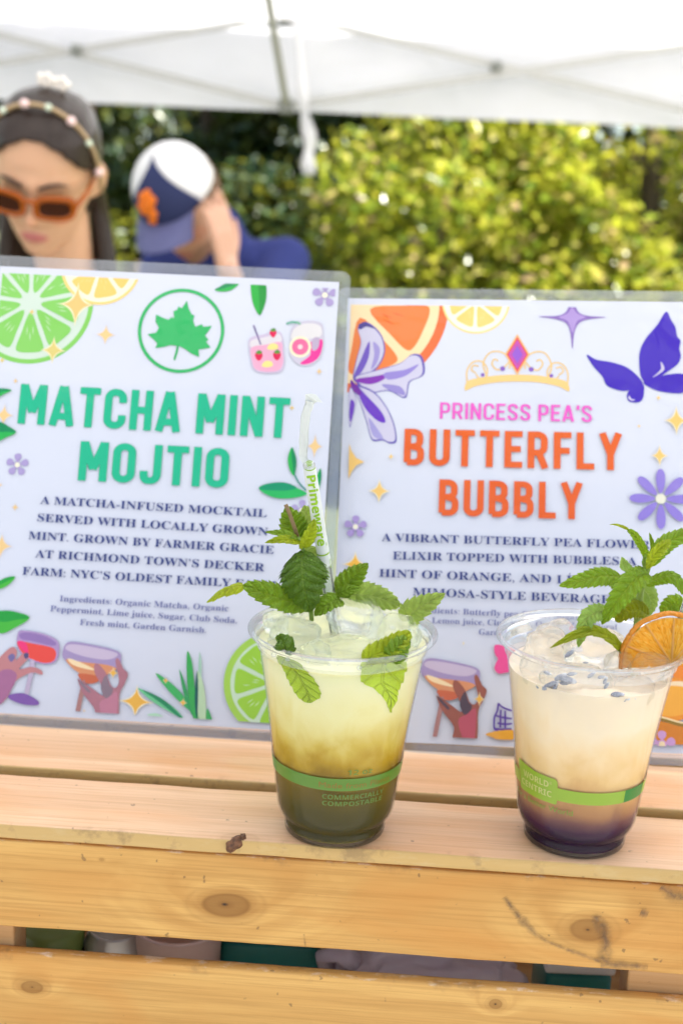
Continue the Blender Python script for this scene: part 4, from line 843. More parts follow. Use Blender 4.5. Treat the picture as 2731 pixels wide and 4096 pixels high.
def ice_mat(name, tint, milk):
    m, n, out = newmat(name); g = N(n, 'BsdfGlass', IOR=1.28, Roughness=.02, Color=rgba(tint)); t = N(n, 'BsdfTransparent', Color=(.97, .98, .97, 1)); d = N(n, 'BsdfTranslucent', Color=(.93, .95, .92, 1))
    d2 = N(n, 'BsdfDiffuse', Color=(.9, .92, .9, 1)); a = N(n, 'MixShader', Fac=.38); b = N(n, 'MixShader', Fac=.5); c = N(n, 'MixShader')
    tc = N(n, 'TexCoord'); z = N(n, 'TexNoise', Scale=120.0, Detail=4.0); L(n, tc.outputs['Object'], z.inputs['Vector']); L(n, mth(n, 'MULTIPLY', ramp(n, z.outputs['Fac'], [(.35, .25), (.7, 1.0)]), milk), c.inputs[0])
    bp = N(n, 'Bump', Strength=.25, Distance=.003); L(n, z.outputs['Fac'], bp.inputs['Height']); L(n, bp.outputs[0], g.inputs['Normal'])
    L(n, g.outputs[0], a.inputs[1]); L(n, t.outputs[0], a.inputs[2]); L(n, d.outputs[0], b.inputs[1]); L(n, d2.outputs[0], b.inputs[2]); L(n, a.outputs[0], c.inputs[1]); L(n, b.outputs[0], c.inputs[2]); L(n, c.outputs[0], out.inputs[0]); return m
def band_mat(name, c, tr):
    m, n, out = newmat(name); p = N(n, 'BsdfPrincipled', Roughness=.3); p.inputs['Base Color'].default_value = rgba(ink(c, (223, 223, 223))); t = N(n, 'BsdfTransparent'); s = N(n, 'MixShader', Fac=tr)
    L(n, p.outputs[0], s.inputs[1]); L(n, t.outputs[0], s.inputs[2]); L(n, s.outputs[0], out.inputs[0]); return m
class Cup:
    def __init__(s, x, y, label, liq, stops, cloud, level, seed, bump):
        s.o = thing('drink_cup', label, 'drink cup', (x, y, .0004)); s.x, s.y = x, y
        k = .001; m = MB(); pr = [(r*k, z*k) for r, z in PROF]
        m.lathe([(0.0005, .0026), (.020, .0024), (.0235, .0012)]+[pr[0]]+pr[1:16], 128); m.build('cup_wall', shell_mat, s.o, True)
        m = MB(); inner = [(43.0, 104.9), (44.6, 106.4), (45.6, 107.3), (46.4, 107.2), (46.5, 106.5), (45.2, 106.1), (43.9, 105.6)]
        m.lathe([pr[15]]+pr[16:], 128); m.build('rolled_rim', rim_mat, s.o, True)
        # the drink itself, right against the wall, with an uneven top
        m = MB(); q = []; zz = 3.2
        while zz < level: q.append(((rad(zz)-.75)*k, zz*k)); zz += 1.6
        q.append(((rad(level)-.75)*k, level*k)); n = 128; rng_ = random.Random(seed)
        m.lathe([(.0004, .0032)]+q, n)
        rt = q[-1][0]; vs = []; rings = 22
        for j in range(rings+1):
            f = 1-j/rings
            for i in range(n):
                a = 2*pi*i/n; r = rt*f; px_, py_ = r*cos(a), r*sin(a)
                z = level*k+min(1, (1-f)*4)*bump*(noise.noise(Vector((px_*55, py_*55, seed)))+.5*noise.noise(Vector((px_*130, py_*130, seed+3)))+.2)
                vs.append((px_, py_, z))
        m.add(vs, [(j*n+i, j*n+(i+1) % n, (j+1)*n+(i+1) % n, (j+1)*n+i) for j in range(rings) for i in range(n)])
        o = m.build('drink', drink_mat(liq, stops, cloud), s.o, True); s.level = level
    def wrap(s, u, z, out=.12):      # u = mm of arc from the side facing the camera (to the right), z = mm
        r = rad(z)+out; a = -pi/2+u/rad(36); return (r*cos(a)*.001, r*sin(a)*.001, z*.001)
    def patch(s, name, mat, poly_u0, u1, z0, z1, n=60, out=.10):
        m = MB(); vs = []; k = 6
        for i in range(n+1):
            for j in range(k+1): vs.append(s.wrap(poly_u0+(u1-poly_u0)*i/n, z0+(z1-z0)*j/k, out))
        m.add(vs, [(i*(k+1)+j, (i+1)*(k+1)+j, (i+1)*(k+1)+j+1, i*(k+1)+j+1) for i in range(n) for j in range(k)]); return m.build(name, mat, s.o, True)
    def label_shape(s, name, mat, pts, out=.14):
        m = MB(); bm = bmesh.new(); f = bm.faces.new([bm.verts.new((u, z, 0)) for u, z in pts]); bmesh.ops.triangulate(bm, faces=[f])
        for _ in range(3): bmesh.ops.subdivide_edges(bm, edges=bm.edges[:], cuts=1); bmesh.ops.triangulate(bm, faces=bm.faces[:])
        bm.verts.index_update(); m.add([s.wrap(v.co.x, v.co.y, out) for v in bm.verts], [[v.index for v in q.verts] for q in bm.faces]); bm.free(); return m.build(name, mat, s.o, True)
    def text(s, name, mat, txt, u0, u1, z, cap, bold=False, out=.22):
        v, f = glyphs(bold_sans(txt) if bold else txt, 2); x0, x1 = min(p[0] for p in v), max(p[0] for p in v)
        m = MB(); m.add([s.wrap(u0+(p[0]-x0)/(x1-x0)*(u1-u0), z+p[1]/.72*cap, out) for p in v], f); return m.build(name, mat, s.o)
    def wall_pt(s, px, py, inset=.35):
        """the point just inside the near wall seen at this pixel of the photograph"""
        d = ray(px, py); c = Vector((s.x, s.y, 0)); r = .04
        for _ in range(8):
            a = d.x**2+d.y**2; b = -2*(d.x*c.x+d.y*c.y); e = c.x**2+c.y**2-r*r; D = max(0, b*b-4*a*e); t = (-b-math.sqrt(D))/(2*a); p = CC+d*t
            r = (rad(max(1, min(104, p.z*1000)))-inset)*.001
        return p
LX, RX, CY = .0032, .1272, .5935
G1 = Cup(LX, CY, 'clear cup of green matcha drink with leafy mint and a wrapped straw', 'matcha_drink', [(0, (54, 48, 12)), (12, (60, 54, 13)), (22, (78, 68, 15)), (34, (106, 86, 18)), (42, (146, 114, 24)), (49, (178, 144, 36)), (57, (202, 176, 82)), (67, (218, 203, 132)), (79, (226, 218, 164)), (90, (228, 223, 180)), (96, (222, 220, 176)), (106, (214, 214, 178))], .22, 100.5, 3, .0030)
G2 = Cup(RX, CY, 'clear cup of creamy peach drink with a dark purple bottom layer', 'butterfly_pea_drink', [(0, (26, 4, 34)), (12, (34, 4, 38)), (16, (58, 18, 52)), (21, (112, 72, 70)), (27, (170, 122, 84)), (35, (204, 156, 100)), (46, (226, 190, 132)), (60, (236, 208, 164)), (76, (238, 220, 192)), (88, (232, 216, 192)), (95, (222, 206, 186))], .26, 92.5, 8, .0030)
BG = band_mat('green_band_print', (96, 142, 40), .12); BD = band_mat('dark_green_print', (34, 132, 48), .05); BL = band_mat('lime_band_print', (152, 186, 48), .10); TG_ = band_mat('green_lettering_print', (104, 140, 42), .2); TO = band_mat('brown_lettering_print', (150, 110, 24), .1); TC = band_mat('cream_lettering_print', (206, 206, 128), .05); TV = band_mat('bright_green_lettering', (120, 160, 52), .05)
um = lambda deg: R_(deg)*rad(36)
G1.patch('green_band', BG, um(-66), um(100), 35.3, 42.1); G1.patch('dark_green_block', BD, um(-92), um(-66.1), 35.3, 42.1, 16); G1.patch('green_band', BG, um(100.1), um(267.8), 35.3, 42.1)
G1.text('size_lettering', TG_, '12 oz', um(8.5), um(30), 44.2, 2.9, True); G1.text('material_lettering', TO, 'Made from Plants', um(-15), um(51), 37.0, 3.0)
G1.text('compost_lettering', TG_, 'COMMERCIALLY', um(-12), um(45.5), 30.6, 2.6, True); G1.text('compost_lettering', TG_, 'COMPOSTABLE', um(-12), um(44.5), 26.9, 2.6, True)
G2.patch('green_band', BL, um(-29), um(31), 33.2, 40.1); G2.patch('dark_green_block', BD, um(31.1), um(58), 33.2, 40.1, 16); G2.patch('green_band', BL, um(58.1), um(286), 33.2, 40.1)
rr = 1.2; a0, a1, z0, z1 = um(-73), um(-29), 30.6, 45.2
G2.label_shape('logo_block', BL, [(a0+.4, z0+1), (a0+1.2, z0), (a1-rr, z0), (a1-.3, z0+.3), (a1, z0+rr), (a1, z1-2.4), (a1-.5, z1-1.2), (a1-1.6, z1-.6), ((a0+a1)/2, z1-.2), (a0+.4, z1+1.4), (a0, z1+2.0), (a0-1.0, z1-2.2), (a0-.2, z1-5)])
G2.text('logo_lettering', TC, 'WORLD', um(-66), um(-37), 39.0, 3.4, True); G2.text('logo_lettering', TC, '\u00ae', um(-36.4), um(-34), 40.9, 1.6); G2.text('logo_lettering', TC, 'CENTRIC', um(-69), um(-34), 33.9, 3.4, True)
G2.text('slogan_lettering', TV, 'For a Better World', um(-80), um(-14.5), 26.3, 3.1)

def ice(cup, pts, mat, lab, seed):
    rng_ = random.Random(seed)
    for i, (x, y, z, a, b, c, rz, tl) in enumerate(pts):
        m = MB(); s0 = rng_.uniform(0, 90)
        M = Matrix.Rotation(R_(rz), 3, 'Z') @ Matrix.Rotation(R_(tl), 3, 'X')
        def fn(p):
            q = Vector([math.copysign(abs(v)**.80, v) for v in p]); q = q*(.84+.26*noise.noise(p*1.25+Vector((s0, 0, 0)))+.07*noise.noise(p*3.1+Vector((0, s0, 0)))); return q
        m.ball((0, 0, 0), (a, b, c), 4, fn=fn, M=M)
        o = m.build('ice_cube', mat, None, True); o.location = (cup.x+x, cup.y+y, z)
        tag(o, lab[i], 'ice cube', 'ice cubes in the drinks')
mm = .001
ICE1 = ice_mat('lime_ice', (.97, .985, .955), .13); ICE2 = ice_mat('clear_ice', (.985, .98, .97), .12)
ice(G1, [(.006, .006, .1115, .0165, .0140, .0125, 20, 15), (-.023, -.006, .1060, .0150, .0140, .0105, -15, -10), (.028, -.006, .1080, .0130, .0125, .0110, 30, 8), (.002, -.022, .1035, .0190, .0120, .0085, 5, 12), (.024, .018, .1065, .0135, .0125, .0100, -30, 10), (-.016, .024, .1050, .0140, .0120, .0100, 45, 0), (-.012, -.028, .1040, .0085, .0080, .0065, 25, 20), (.017, -.027, .1040, .0080, .0090, .0070, 60, -15), (-.034, .010, .1055, .0075, .0095, .0070, 15, 10)], ICE1,
    ['tallest ice lump at the foot of the wrapped straw', 'rounded ice lump at the left of the green drink', 'ice lump beside the rim leaf on the right of the green drink', 'flat ice lump floating at the front of the green drink', 'ice lump behind the right side of the green drink', 'ice lump under the large mint leaf of the green drink', 'small ice chip at the front rim beside the left wall leaf', 'small ice chip beside the broad sunk leaf', 'small ice chip at the far left rim of the green drink'], 4)
ice(G2, [(-.020, .008, .0985, .0145, .0130, .0120, 10, 10), (.004, .004, .1000, .0190, .0160, .0110, -12, 14), (-.010, -.024, .0945, .0200, .0110, .0085, 4, 6), (.026, -.016, .0990, .0095, .0100, .0110, 30, 20), (.018, -.026, .0915, .0130, .0085, .0080, 20, -5), (-.029, -.012, .0950, .0090, .0110, .0080, 0, 0), (.012, -.012, .0985, .0090, .0080, .0085, 40, 15), (-.012, .026, .1000, .0120, .0100, .0095, 10, 0)], ICE2,
    ['ice lump at the far left of the peach drink under the drooping leaf tip', 'broad smooth ice lump in the middle of the peach drink', 'long ice lump at the front of the peach drink among lavender buds', 'small ice lump in front of the dried orange slice', 'low ice lump at the front wall below the orange slice', 'small ice lump against the left wall of the peach drink', 'small ice chip in the middle of the peach drink beside the lavender', 'ice lump at the back of the peach drink under the left mint leaf'], 9)
# ------------------------------------------------------------------ mint
mint_dark = leaf_mat('mint_leaf_dark', (.062, .130, .004), (.15, .25, .02), .25, .38, 7, (.20, .34, .01))
mint_mid = leaf_mat('mint_leaf', (.155, .270, .008), (.30, .42, .05), .32, .40, 7, (.36, .50, .02))
mint_pale = leaf_mat('mint_leaf_underside', (.30, .42, .07), (.46, .57, .18), .40, .5, 7, (.45, .58, .08))
mint_gold = leaf_mat('mint_leaf_yellow', (.33, .41, .012), (.45, .52, .05), .45, .40, 7, (.55, .62, .02))
spear = leaf_mat('spearmint_leaf', (.16, .29, .008), (.34, .46, .05), .34, .36, 9, (.40, .55, .02))
spear_pale = leaf_mat('spearmint_leaf_pale', (.24, .40, .07), (.42, .54, .18), .40, .42, 9, (.45, .58, .05))
olive = leaf_mat('spearmint_leaf_olive', (.22, .27, .006), (.34, .40, .03), .42, .38, 9, (.48, .52, .01))
def leaf(name, pts, hw, mat, parent, nrm=(0, -1, .5), fold=.30, teeth=10, amp=.22, quilt=1.0, curl=0., ns=64, nu=12, twist=0., tip=.8, rootw=.55, loc=None, nv=7):
    """one leaf: midrib through pts, half-width hw, folded along the midrib, toothed edge, puckered between the side veins"""
    P = cr([Vector(p) for p in pts], 16, False); Ls = [0]
    for a, b in zip(P, P[1:]): Ls.append(Ls[-1]+(b-a).length)
    tot = Ls[-1]
    def at(s):
        d = max(0, min(1, s))*tot; i = 0
        while i < len(P)-2 and Ls[i+1] < d: i += 1
        t = (d-Ls[i])/max(1e-9, Ls[i+1]-Ls[i]); return P[i].lerp(P[i+1], t)
    pk = (rootw/(rootw+tip)); nrmz = pk**rootw*(1-pk)**tip
    m = MB(); m.uv = []; sd = random.Random(name+str(pts[0])).uniform(0, 99); Nn = Vector(nrm).normalized()
    for i in range(ns+1):
        s = i/ns; p = at(s); T = (at(s+.02)-at(s-.02)).normalized(); n = (Nn-T*Nn.dot(T)).normalized(); sd_ = T.cross(n)
        if twist: q = Matrix.Rotation(twist*s, 3, T); n = q @ n; sd_ = q @ sd_
        wv = hw*((max(s, 1e-5)**rootw)*(max(1-s, 0)**tip)/nrmz)
        for j in range(nu+1):
            t = -1+2*j/nu; at_ = abs(t)
            ph = (s*teeth+(.37 if t > 0 else 0)) % 1.0; tooth = 1+amp*(ph-.55)*(at_**4)
            w_ = wv*t*tooth
            lift = fold*abs(w_)*(1-.35*at_)-curl*at_*at_*wv
            lv = s*nv-1.25*at_**.85
            puck = quilt*.0014*(1-cos(2*pi*(lv-.5)))*.5*min(1, at_*5)*(1-at_**6)*min(1, wv/.005)
            wob = .0007*noise.noise(Vector((s*4+sd, t*1.6, sd)))*min(1, wv/.004)
            lean = T*(at_*wv*.22*(ph-.5)*at_**5)
            m.v.append(tuple(p+sd_*w_+n*(lift-puck*-1+wob)+lean)); m.uv.append(((t+1)/2, s))
    for i in range(ns):
        for j in range(nu): a = i*(nu+1)+j; m.f.append((a, a+1, a+nu+2, a+nu+1)); m.m.append(0)
    o = m.build(name, mat, parent, True, loc=loc); return o
m1 = lambda x, y: (800+x/1.568, 1500+y/1.568)
m2 = lambda x, y: (2131+x/2.6133, 2050+y/2.6133)
def pp(crop, *q): return [atY(*crop(x, y), Y) for x, y, Y in q]
SP1 = Vector((LX, CY, .108)); sprig = thing('mint_sprig', 'bushy crinkled mint sprig with a brown cut stem in the green drink', 'mint sprig', SP1)
def lf1(pts, hw, mat, **k): return leaf('leaf', pp(m1, *pts), hw/1.568*.0001245, mat, sprig, loc=SP1, **k)
stem_mat = plain('mint_stem', (.20, .13, .06), .6, .3, .2, 300); stem_green = plain('green_stem', (.24, .36, .07), .5, .4, .12, 200, trans=.2)
m = MB(); m.tube(pp(m1, (537, 812, .603), (560, 865, .602), (590, 950, .601), (612, 1015, .600)), [.00105, .0010, .0010, .00095], 10)
m.build('cut_stem', stem_mat, sprig, True, loc=SP1)
m = MB(); m.tube(pp(m1, (612, 1015, .600), (640, 1075, .600), (665, 1200, .601), (690, 1400, .602), (700, 1540, .603)), [.0010, .0010, .0011, .0012, .0012], 10); m.build('stem', stem_green, sprig, True, loc=SP1)
# main leaves: midrib points from root to tip as photograph position and distance
lf1([(645, 1105, .597), (640, 1200, .585), (650, 1330, .580), (690, 1490, .583)], 150, mint_dark, nrm=(-.1, -1, .35), fold=-.35, teeth=11, curl=.25, quilt=1.5, tip=.62, rootw=.38)
lf1([(705, 1440, .597), (560, 1420, .588), (420, 1375, .583), (268, 1318, .580)], 92, mint_mid, nrm=(0, -.8, .8), fold=.25, teeth=11, quilt=1.7, tip=.55, rootw=.50)
lf1([(272, 1320, .580), (200, 1335, .580), (120, 1365, .582), (40, 1425, .586)], 46, mint_gold, nrm=(.1, -.6, 1), fold=-.5, teeth=5, quilt=.6, tip=.62, rootw=.22)
lf1([(640, 1050, .604), (605, 985, .607), (570, 900, .609), (545, 818, .610)], 92, mint_mid, nrm=(-.2, -1, .2), fold=.25, teeth=8, quilt=1.3, rootw=.5)
lf1([(650, 1055, .606), (668, 980, .610), (668, 900, .612), (655, 815, .612)], 88, mint_pale, nrm=(.3, -1, .2), fold=.2, teeth=8, rootw=.5)
lf1([(632, 1040, .600), (560, 1010, .594), (490, 995, .592), (405, 985, .592)], 42, mint_mid, nrm=(0, -.5, 1), fold=.3, teeth=7, rootw=.45)
lf1([(628, 1050, .598), (560, 1035, .590), (490, 1035, .587), (405, 1052, .588)], 34, mint_gold, nrm=(0, -.9, .8), fold=.3, teeth=7, rootw=.45)
lf1([(645, 1085, .600), (672, 1030, .595), (700, 965, .594), (718, 900, .596)], 52, mint_gold, nrm=(.5, -1, .2), fold=.35, teeth=6, rootw=.45)
lf1([(640, 1110, .602), (690, 1112, .603), (735, 1150, .605), (760, 1230, .610)], 60, mint_pale, nrm=(.3, -.6, 1), fold=.2, teeth=6)
lf1([(870, 1400, .603), (905, 1330, .603), (970, 1260, .605), (1055, 1180, .607)], 78, mint_mid, nrm=(-.2, -1, .3), fold=.3, teeth=9, quilt=1.4, rootw=.5)
lf1([(860, 1395, .606), (985, 1380, .607), (1110, 1395, .609), (1255, 1450, .611)], 86, mint_pale, nrm=(.1, -1, .45), fold=.22, teeth=11, quilt=1.5, rootw=.45, tip=.6)
lf1([(850, 1385, .598), (905, 1360, .595), (955, 1345, .595), (1012, 1335, .597)], 34, mint_mid, nrm=(0, -.8, .7), fold=.35, teeth=5)
lf1([(885, 1415, .596), (830, 1420, .591), (780, 1450, .588), (715, 1510, .588)], 70, mint_mid, nrm=(-.2, -.8, .8), fold=.3, teeth=8, rootw=.45)
lf1([(700, 1450, .604), (650, 1430, .602), (590, 1440, .600), (520, 1470, .598)], 75, mint_dark, nrm=(-.1, -.7, .8), fold=.2, teeth=8)
lf1([(1300, 1545, .600), (1330, 1490, .592), (1410, 1440, .590), (1538, 1370, .594)], 84, mint_pale, nrm=(-.1, -1, .5), fold=.3, teeth=9, quilt=1.5, rootw=.40, tip=.85)
# leaves lying against the inside of the front wall, half under the drink
def wallleaf(cup, parent, crop, cen, mat, loc, teeth=9, out=.30, label=None):
    P = [(Vector(a), Vector(b)) for a, b in cen]; ls = cr([a for a, b in P], 10, False); rs = cr([b for a, b in P], 10, False); m = MB(); m.uv = []; n = len(ls); nu = 10
    for i in range(n):
        s = i/(n-1)
        for j in range(nu+1):
            t = j/nu; q = ls[i].lerp(rs[i], t); e = abs(2*t-1)**4
            q = q+(ls[i]-rs[i])*(.06*(((s*teeth) % 1)-.5)*e*(1 if t < .5 else -1))
            p = cup.wall_pt(*crop(q.x, q.y), inset=.62-.0*t); m.v.append(tuple(p)); m.uv.append((t, s))
    for i in range(n-1):
        for j in range(nu): a = i*(nu+1)+j; m.f.append((a, a+1, a+nu+2, a+nu+1)); m.m.append(0)
    o = m.build('leaf', mat, parent, True, loc=loc); return o
c2 = lambda x, y: (950+x/1.845, 2300+y/1.845)
sub_mat = leaf_mat('soaked_mint_leaf', (.30, .42, .006), (.42, .52, .03), .10, .4, 7, (.45, .55, .01)); sub_mat2 = leaf_mat('soaked_mint_leaf_light', (.38, .50, .02), (.50, .60, .06), .10, .4, 6, (.5, .6, .02))
pl = G1.wall_pt(*c2(450, 750)); t1 = thing('mint_leaf', 'single mint leaf pressed inside the left front wall of the green drink', 'mint leaf', pl)
wallleaf(G1, t1, c2, [((292, 590), (330, 600)), ((292, 630), (450, 645)), ((335, 690), (500, 705)), ((365, 760), (560, 765)), ((400, 830), (605, 840)), ((440, 895), (612, 900)), ((490, 935), (575, 925)), ((525, 945), (545, 943))], sub_mat, pl)
leaf('leaf_top', [G1.wall_pt(*c2(345, 560), 1.5), atY(*c2(350, 520), .556), atY(*c2(330, 480), .560), atY(*c2(285, 448), .562)], .0052, mint_dark, t1, nrm=(0, -1, .4), fold=.25, teeth=6, rootw=.25, tip=.6, loc=pl)
pl = G1.wall_pt(*c2(1080, 750)); t2 = thing('mint_leaf', 'broad folded mint leaf half sunk at the right front wall of the green drink', 'mint leaf', pl)
wallleaf(G1, t2, c2, [((908, 640), (1255, 640)), ((905, 700), (1240, 720)), ((920, 795), (1215, 800)), ((990, 830), (1190, 850)), ((1050, 880), (1182, 890)), ((1090, 930), (1175, 935)), ((1112, 980), (1142, 985)), ((1125, 1015), (1138, 1015))], sub_mat2, pl, 7)
leaf('leaf_top', [G1.wall_pt(*c2(930, 640), 1.5), atY(*c2(1010, 590), .556), atY(*c2(1120, 545), .560), atY(*c2(1275, 420), .566)], .0060, mint_gold, t2, nrm=(-.3, -1, .6), fold=.35, teeth=8, rootw=.35, tip=.5, loc=pl)
leaf('leaf_top', [G1.wall_pt(*c2(1130, 640), 1.5), atY(*c2(1170, 560), .558), atY(*c2(1220, 510), .562), atY(*c2(1275, 490), .565)], .0056, mint_mid, t2, nrm=(.1, -1, .3), fold=.3, teeth=6, rootw=.25, tip=.5, loc=pl)

SP2 = Vector((RX, CY, .108)); sp2 = thing('mint_sprig', 'tall spearmint sprig with long pointed leaves in the peach drink', 'mint sprig', SP2)
def lf2(pts, hw, mat, **k):
    k.setdefault('nv', 9); return leaf('leaf', pp(m2, *pts), hw/2.6133*.000122, mat, sp2, loc=SP2, **k)
m = MB(); m.tube(pp(m2, (1075, 1250, .612), (1100, 1000, .609), (1125, 820, .606), (1160, 690, .604), (1195, 590, .602), (1212, 500, .601)), [.0018, .0018, .0017, .0016, .0014, .0011], 12); m.build('stem', stem_green, sp2, True, loc=SP2)
lf2([(1200, 640, .600), (1080, 690, .590), (920, 870, .584), (712, 1172, .584)], 135, spear, nrm=(-.5, -1, .35), fold=.35, teeth=13, rootw=.42, tip=.75, quilt=.9)
lf2([(935, 690, .604), (760, 660, .596), (540, 700, .592), (268, 768, .592)], 112, spear, nrm=(0, -.9, .7), fold=-.18, teeth=12, rootw=.42, tip=.7, quilt=.9)
lf2([(1185, 480, .602), (1150, 370, .598), (1060, 230, .596), (985, 178, .596)], 52, spear, nrm=(-.6, -1, 0), fold=.4, teeth=8, rootw=.35, tip=.40)
lf2([(1000, 185, .596), (940, 155, .597), (870, 132, .599), (798, 124, .602)], 24, mint_gold, nrm=(.1, -.6, 1), fold=.4, teeth=4, rootw=.3, tip=.6)
lf2([(1240, 400, .602), (1240, 330, .600), (1228, 270, .600), (1212, 208, .601)], 26, spear, nrm=(.2, -1, .1), fold=.4, teeth=4)
lf2([(1225, 560, .603), (1300, 420, .602), (1450, 290, .604), (1760, 150, .610)], 100, spear, nrm=(-.15, -.9, .7), fold=.25, teeth=11, rootw=.5, tip=.8)
lf2([(1200, 590, .598), (1240, 470, .594), (1320, 380, .594), (1440, 290, .598)], 74, mint_gold, nrm=(.3, -1, .2), fold=.45, teeth=9, rootw=.55, tip=.6)
lf2([(1180, 600, .600), (1165, 540, .597), (1160, 490, .597), (1172, 430, .598)], 30, spear_pale, nrm=(-.2, -1, 0), fold=.4, teeth=3)
lf2([(1175, 760, .606), (1330, 680, .603), (1500, 690, .601), (1650, 930, .600)], 92, spear, nrm=(.2, -.7, 1), fold=-.25, teeth=12, rootw=.5, tip=.6)
lf2([(1130, 790, .612), (1200, 860, .618), (1230, 960, .620), (1215, 1085, .620)], 105, spear_pale, nrm=(.2, -1, .1), fold=.2, teeth=9, rootw=.45)
lf2([(985, 620, .612), (965, 570, .617), (945, 520, .620), (925, 462, .622)], 70, spear_pale, nrm=(0, -1, .2), fold=.2, teeth=6, rootw=.3)
lf2([(870, 700, .612), (850, 740, .612), (830, 770, .612), (815, 800, .611)], 42, spear_pale, nrm=(0, -1, .2), fold=.2, teeth=4)
lf2([(765, 1052, .596), (690, 1040, .588), (560, 1120, .580), (468, 1412, .577)], 100, spear_pale, nrm=(-.2, -1, .45), fold=.22, teeth=10, rootw=.5, tip=.75)
lf2([(1000, 1560, .592), (820, 1330, .582), (560, 1240, .576), (170, 1418, .572)], 88, olive, nrm=(0, -.75, 1), fold=.15, teeth=8, rootw=.45, tip=.85)
lf2([(1210, 1075, .608), (1080, 1010, .603), (960, 1040, .600), (860, 1140, .598)], 105, olive, nrm=(0, -.9, .6), fold=.2, teeth=8, rootw=.5, tip=.5)
lf2([(1060, 940, .612), (1030, 900, .612), (1000, 900, .612), (960, 960, .611)], 60, spear_pale, nrm=(0, -1, .2), fold=.2, teeth=5)
lf2([(1640, 1100, .622), (1540, 1000, .622), (1460, 960, .621), (1325, 1045, .620)], 115, spear, nrm=(0, -.9, .5), fold=.22, teeth=10, rootw=.4, tip=.5)

# ------------------------------------------------------------------ straws
straw_mat = clear_plastic('clear_straw', (.97, .98, .97), .06, 1.42, .06, .8)
wrap_paper = plain('straw_paper', (.70, .72, .69), .75, .25, .03, 260, bump=.25, trans=.25); lime_ink = plain('straw_print', ink((150, 196, 44)), .6, .2, .05, 400)
SA, SB = atY(*m1(682, 556), .6050), atY(*m1(855, 1640), .5990)
dS = (SB-SA).normalized(); eN = (Vector((0, -1, 0))-dS*Vector((0, -1, 0)).dot(dS)).normalized(); eR = dS.cross(eN)
if eR.x < 0: eR = -eR
st = thing('drinking_straw', 'clear straw with torn printed paper wrapper in the green drink', 'straw', SB)
rS = .0030
m = MB(); m.tube([SA.lerp(SB, k/20) for k in range(21)], rS, 28, caps=False); m.build('straw_tube', straw_mat, st, True, loc=SB)
m = MB(); m.tube([SA.lerp(SB, k/20) for k in range(21)], rS-.0004, 28, caps=False); m.build('inner_wall', straw_mat, st, True, loc=SB)
Lw = (atY(*m1(790, 1212), .6015)-SA).dot(dS); n = 40; k = 32; m = MB(); rng = random.Random(2)
for i in range(n+1):
    for j in range(k):
        a = 2*pi*j/k; s = Lw*i/n
        if i == n: s += .0012*noise.noise(Vector((cos(a)*2, sin(a)*2, 4)))
        rr_ = rS+.00022+.00010*noise.noise(Vector((s*260, cos(a)*1.5, sin(a)*1.5)))
        if i < 3: rr_ *= (.70+.1*i)
        m.v.append(tuple(SA+dS*(s-.001)+(eN*cos(a)+eR*sin(a))*rr_))
m.f = [(i*k+j, i*k+(j+1) % k, (i+1)*k+(j+1) % k, (i+1)*k+j) for i in range(n) for j in range(k)]; m.m = [0]*len(m.f)
wr = m.build('paper_wrapper', wrap_paper, st, True, loc=SB)
# empty end of the wrapper: flattened, creased and bent over
pts = pp(m1, (676, 560, .605), (648, 512, .6045), (650, 440, .604), (655, 340, .604), (664, 250, .604), (684, 190, .604), (690, 165, .604))
c_ = cr(pts, 6, False); m = MB(); n = len(c_)
for i, p in enumerate(c_):
    s = i/(n-1); T = (c_[min(i+1, n-1)]-c_[max(i-1, 0)]).normalized(); sd_ = T.cross(Vector((0, -1, 0))).normalized(); wd = .0024*(1-.30*math.exp(-((s-.10)/.07)**2))*(.92+.16*noise.noise(Vector((s*9, 0, 2)))); 
    for e in (-.0004, .0004):
        for t in (-1, -.5, 0, .5, 1):
            y = e+.0006*noise.noise(Vector((s*14, t*1.5, 1)))+.0009*sin(t*2.2+s*5)
            m.v.append(tuple(p+sd_*wd*t+Vector((0, y, 0))))
for i in range(n-1):
    for e in range(2):
        for t in range(4): a = i*10+e*5+t; m.f.append((a, a+1, a+11, a+10))
    for t in (0, 4): a = i*10+t; m.f.append((a, a+5, a+15, a+10))
m.m = [0]*len(m.f)
o = m.build('wrapper_tail', wrap_paper, st, True, loc=SB)
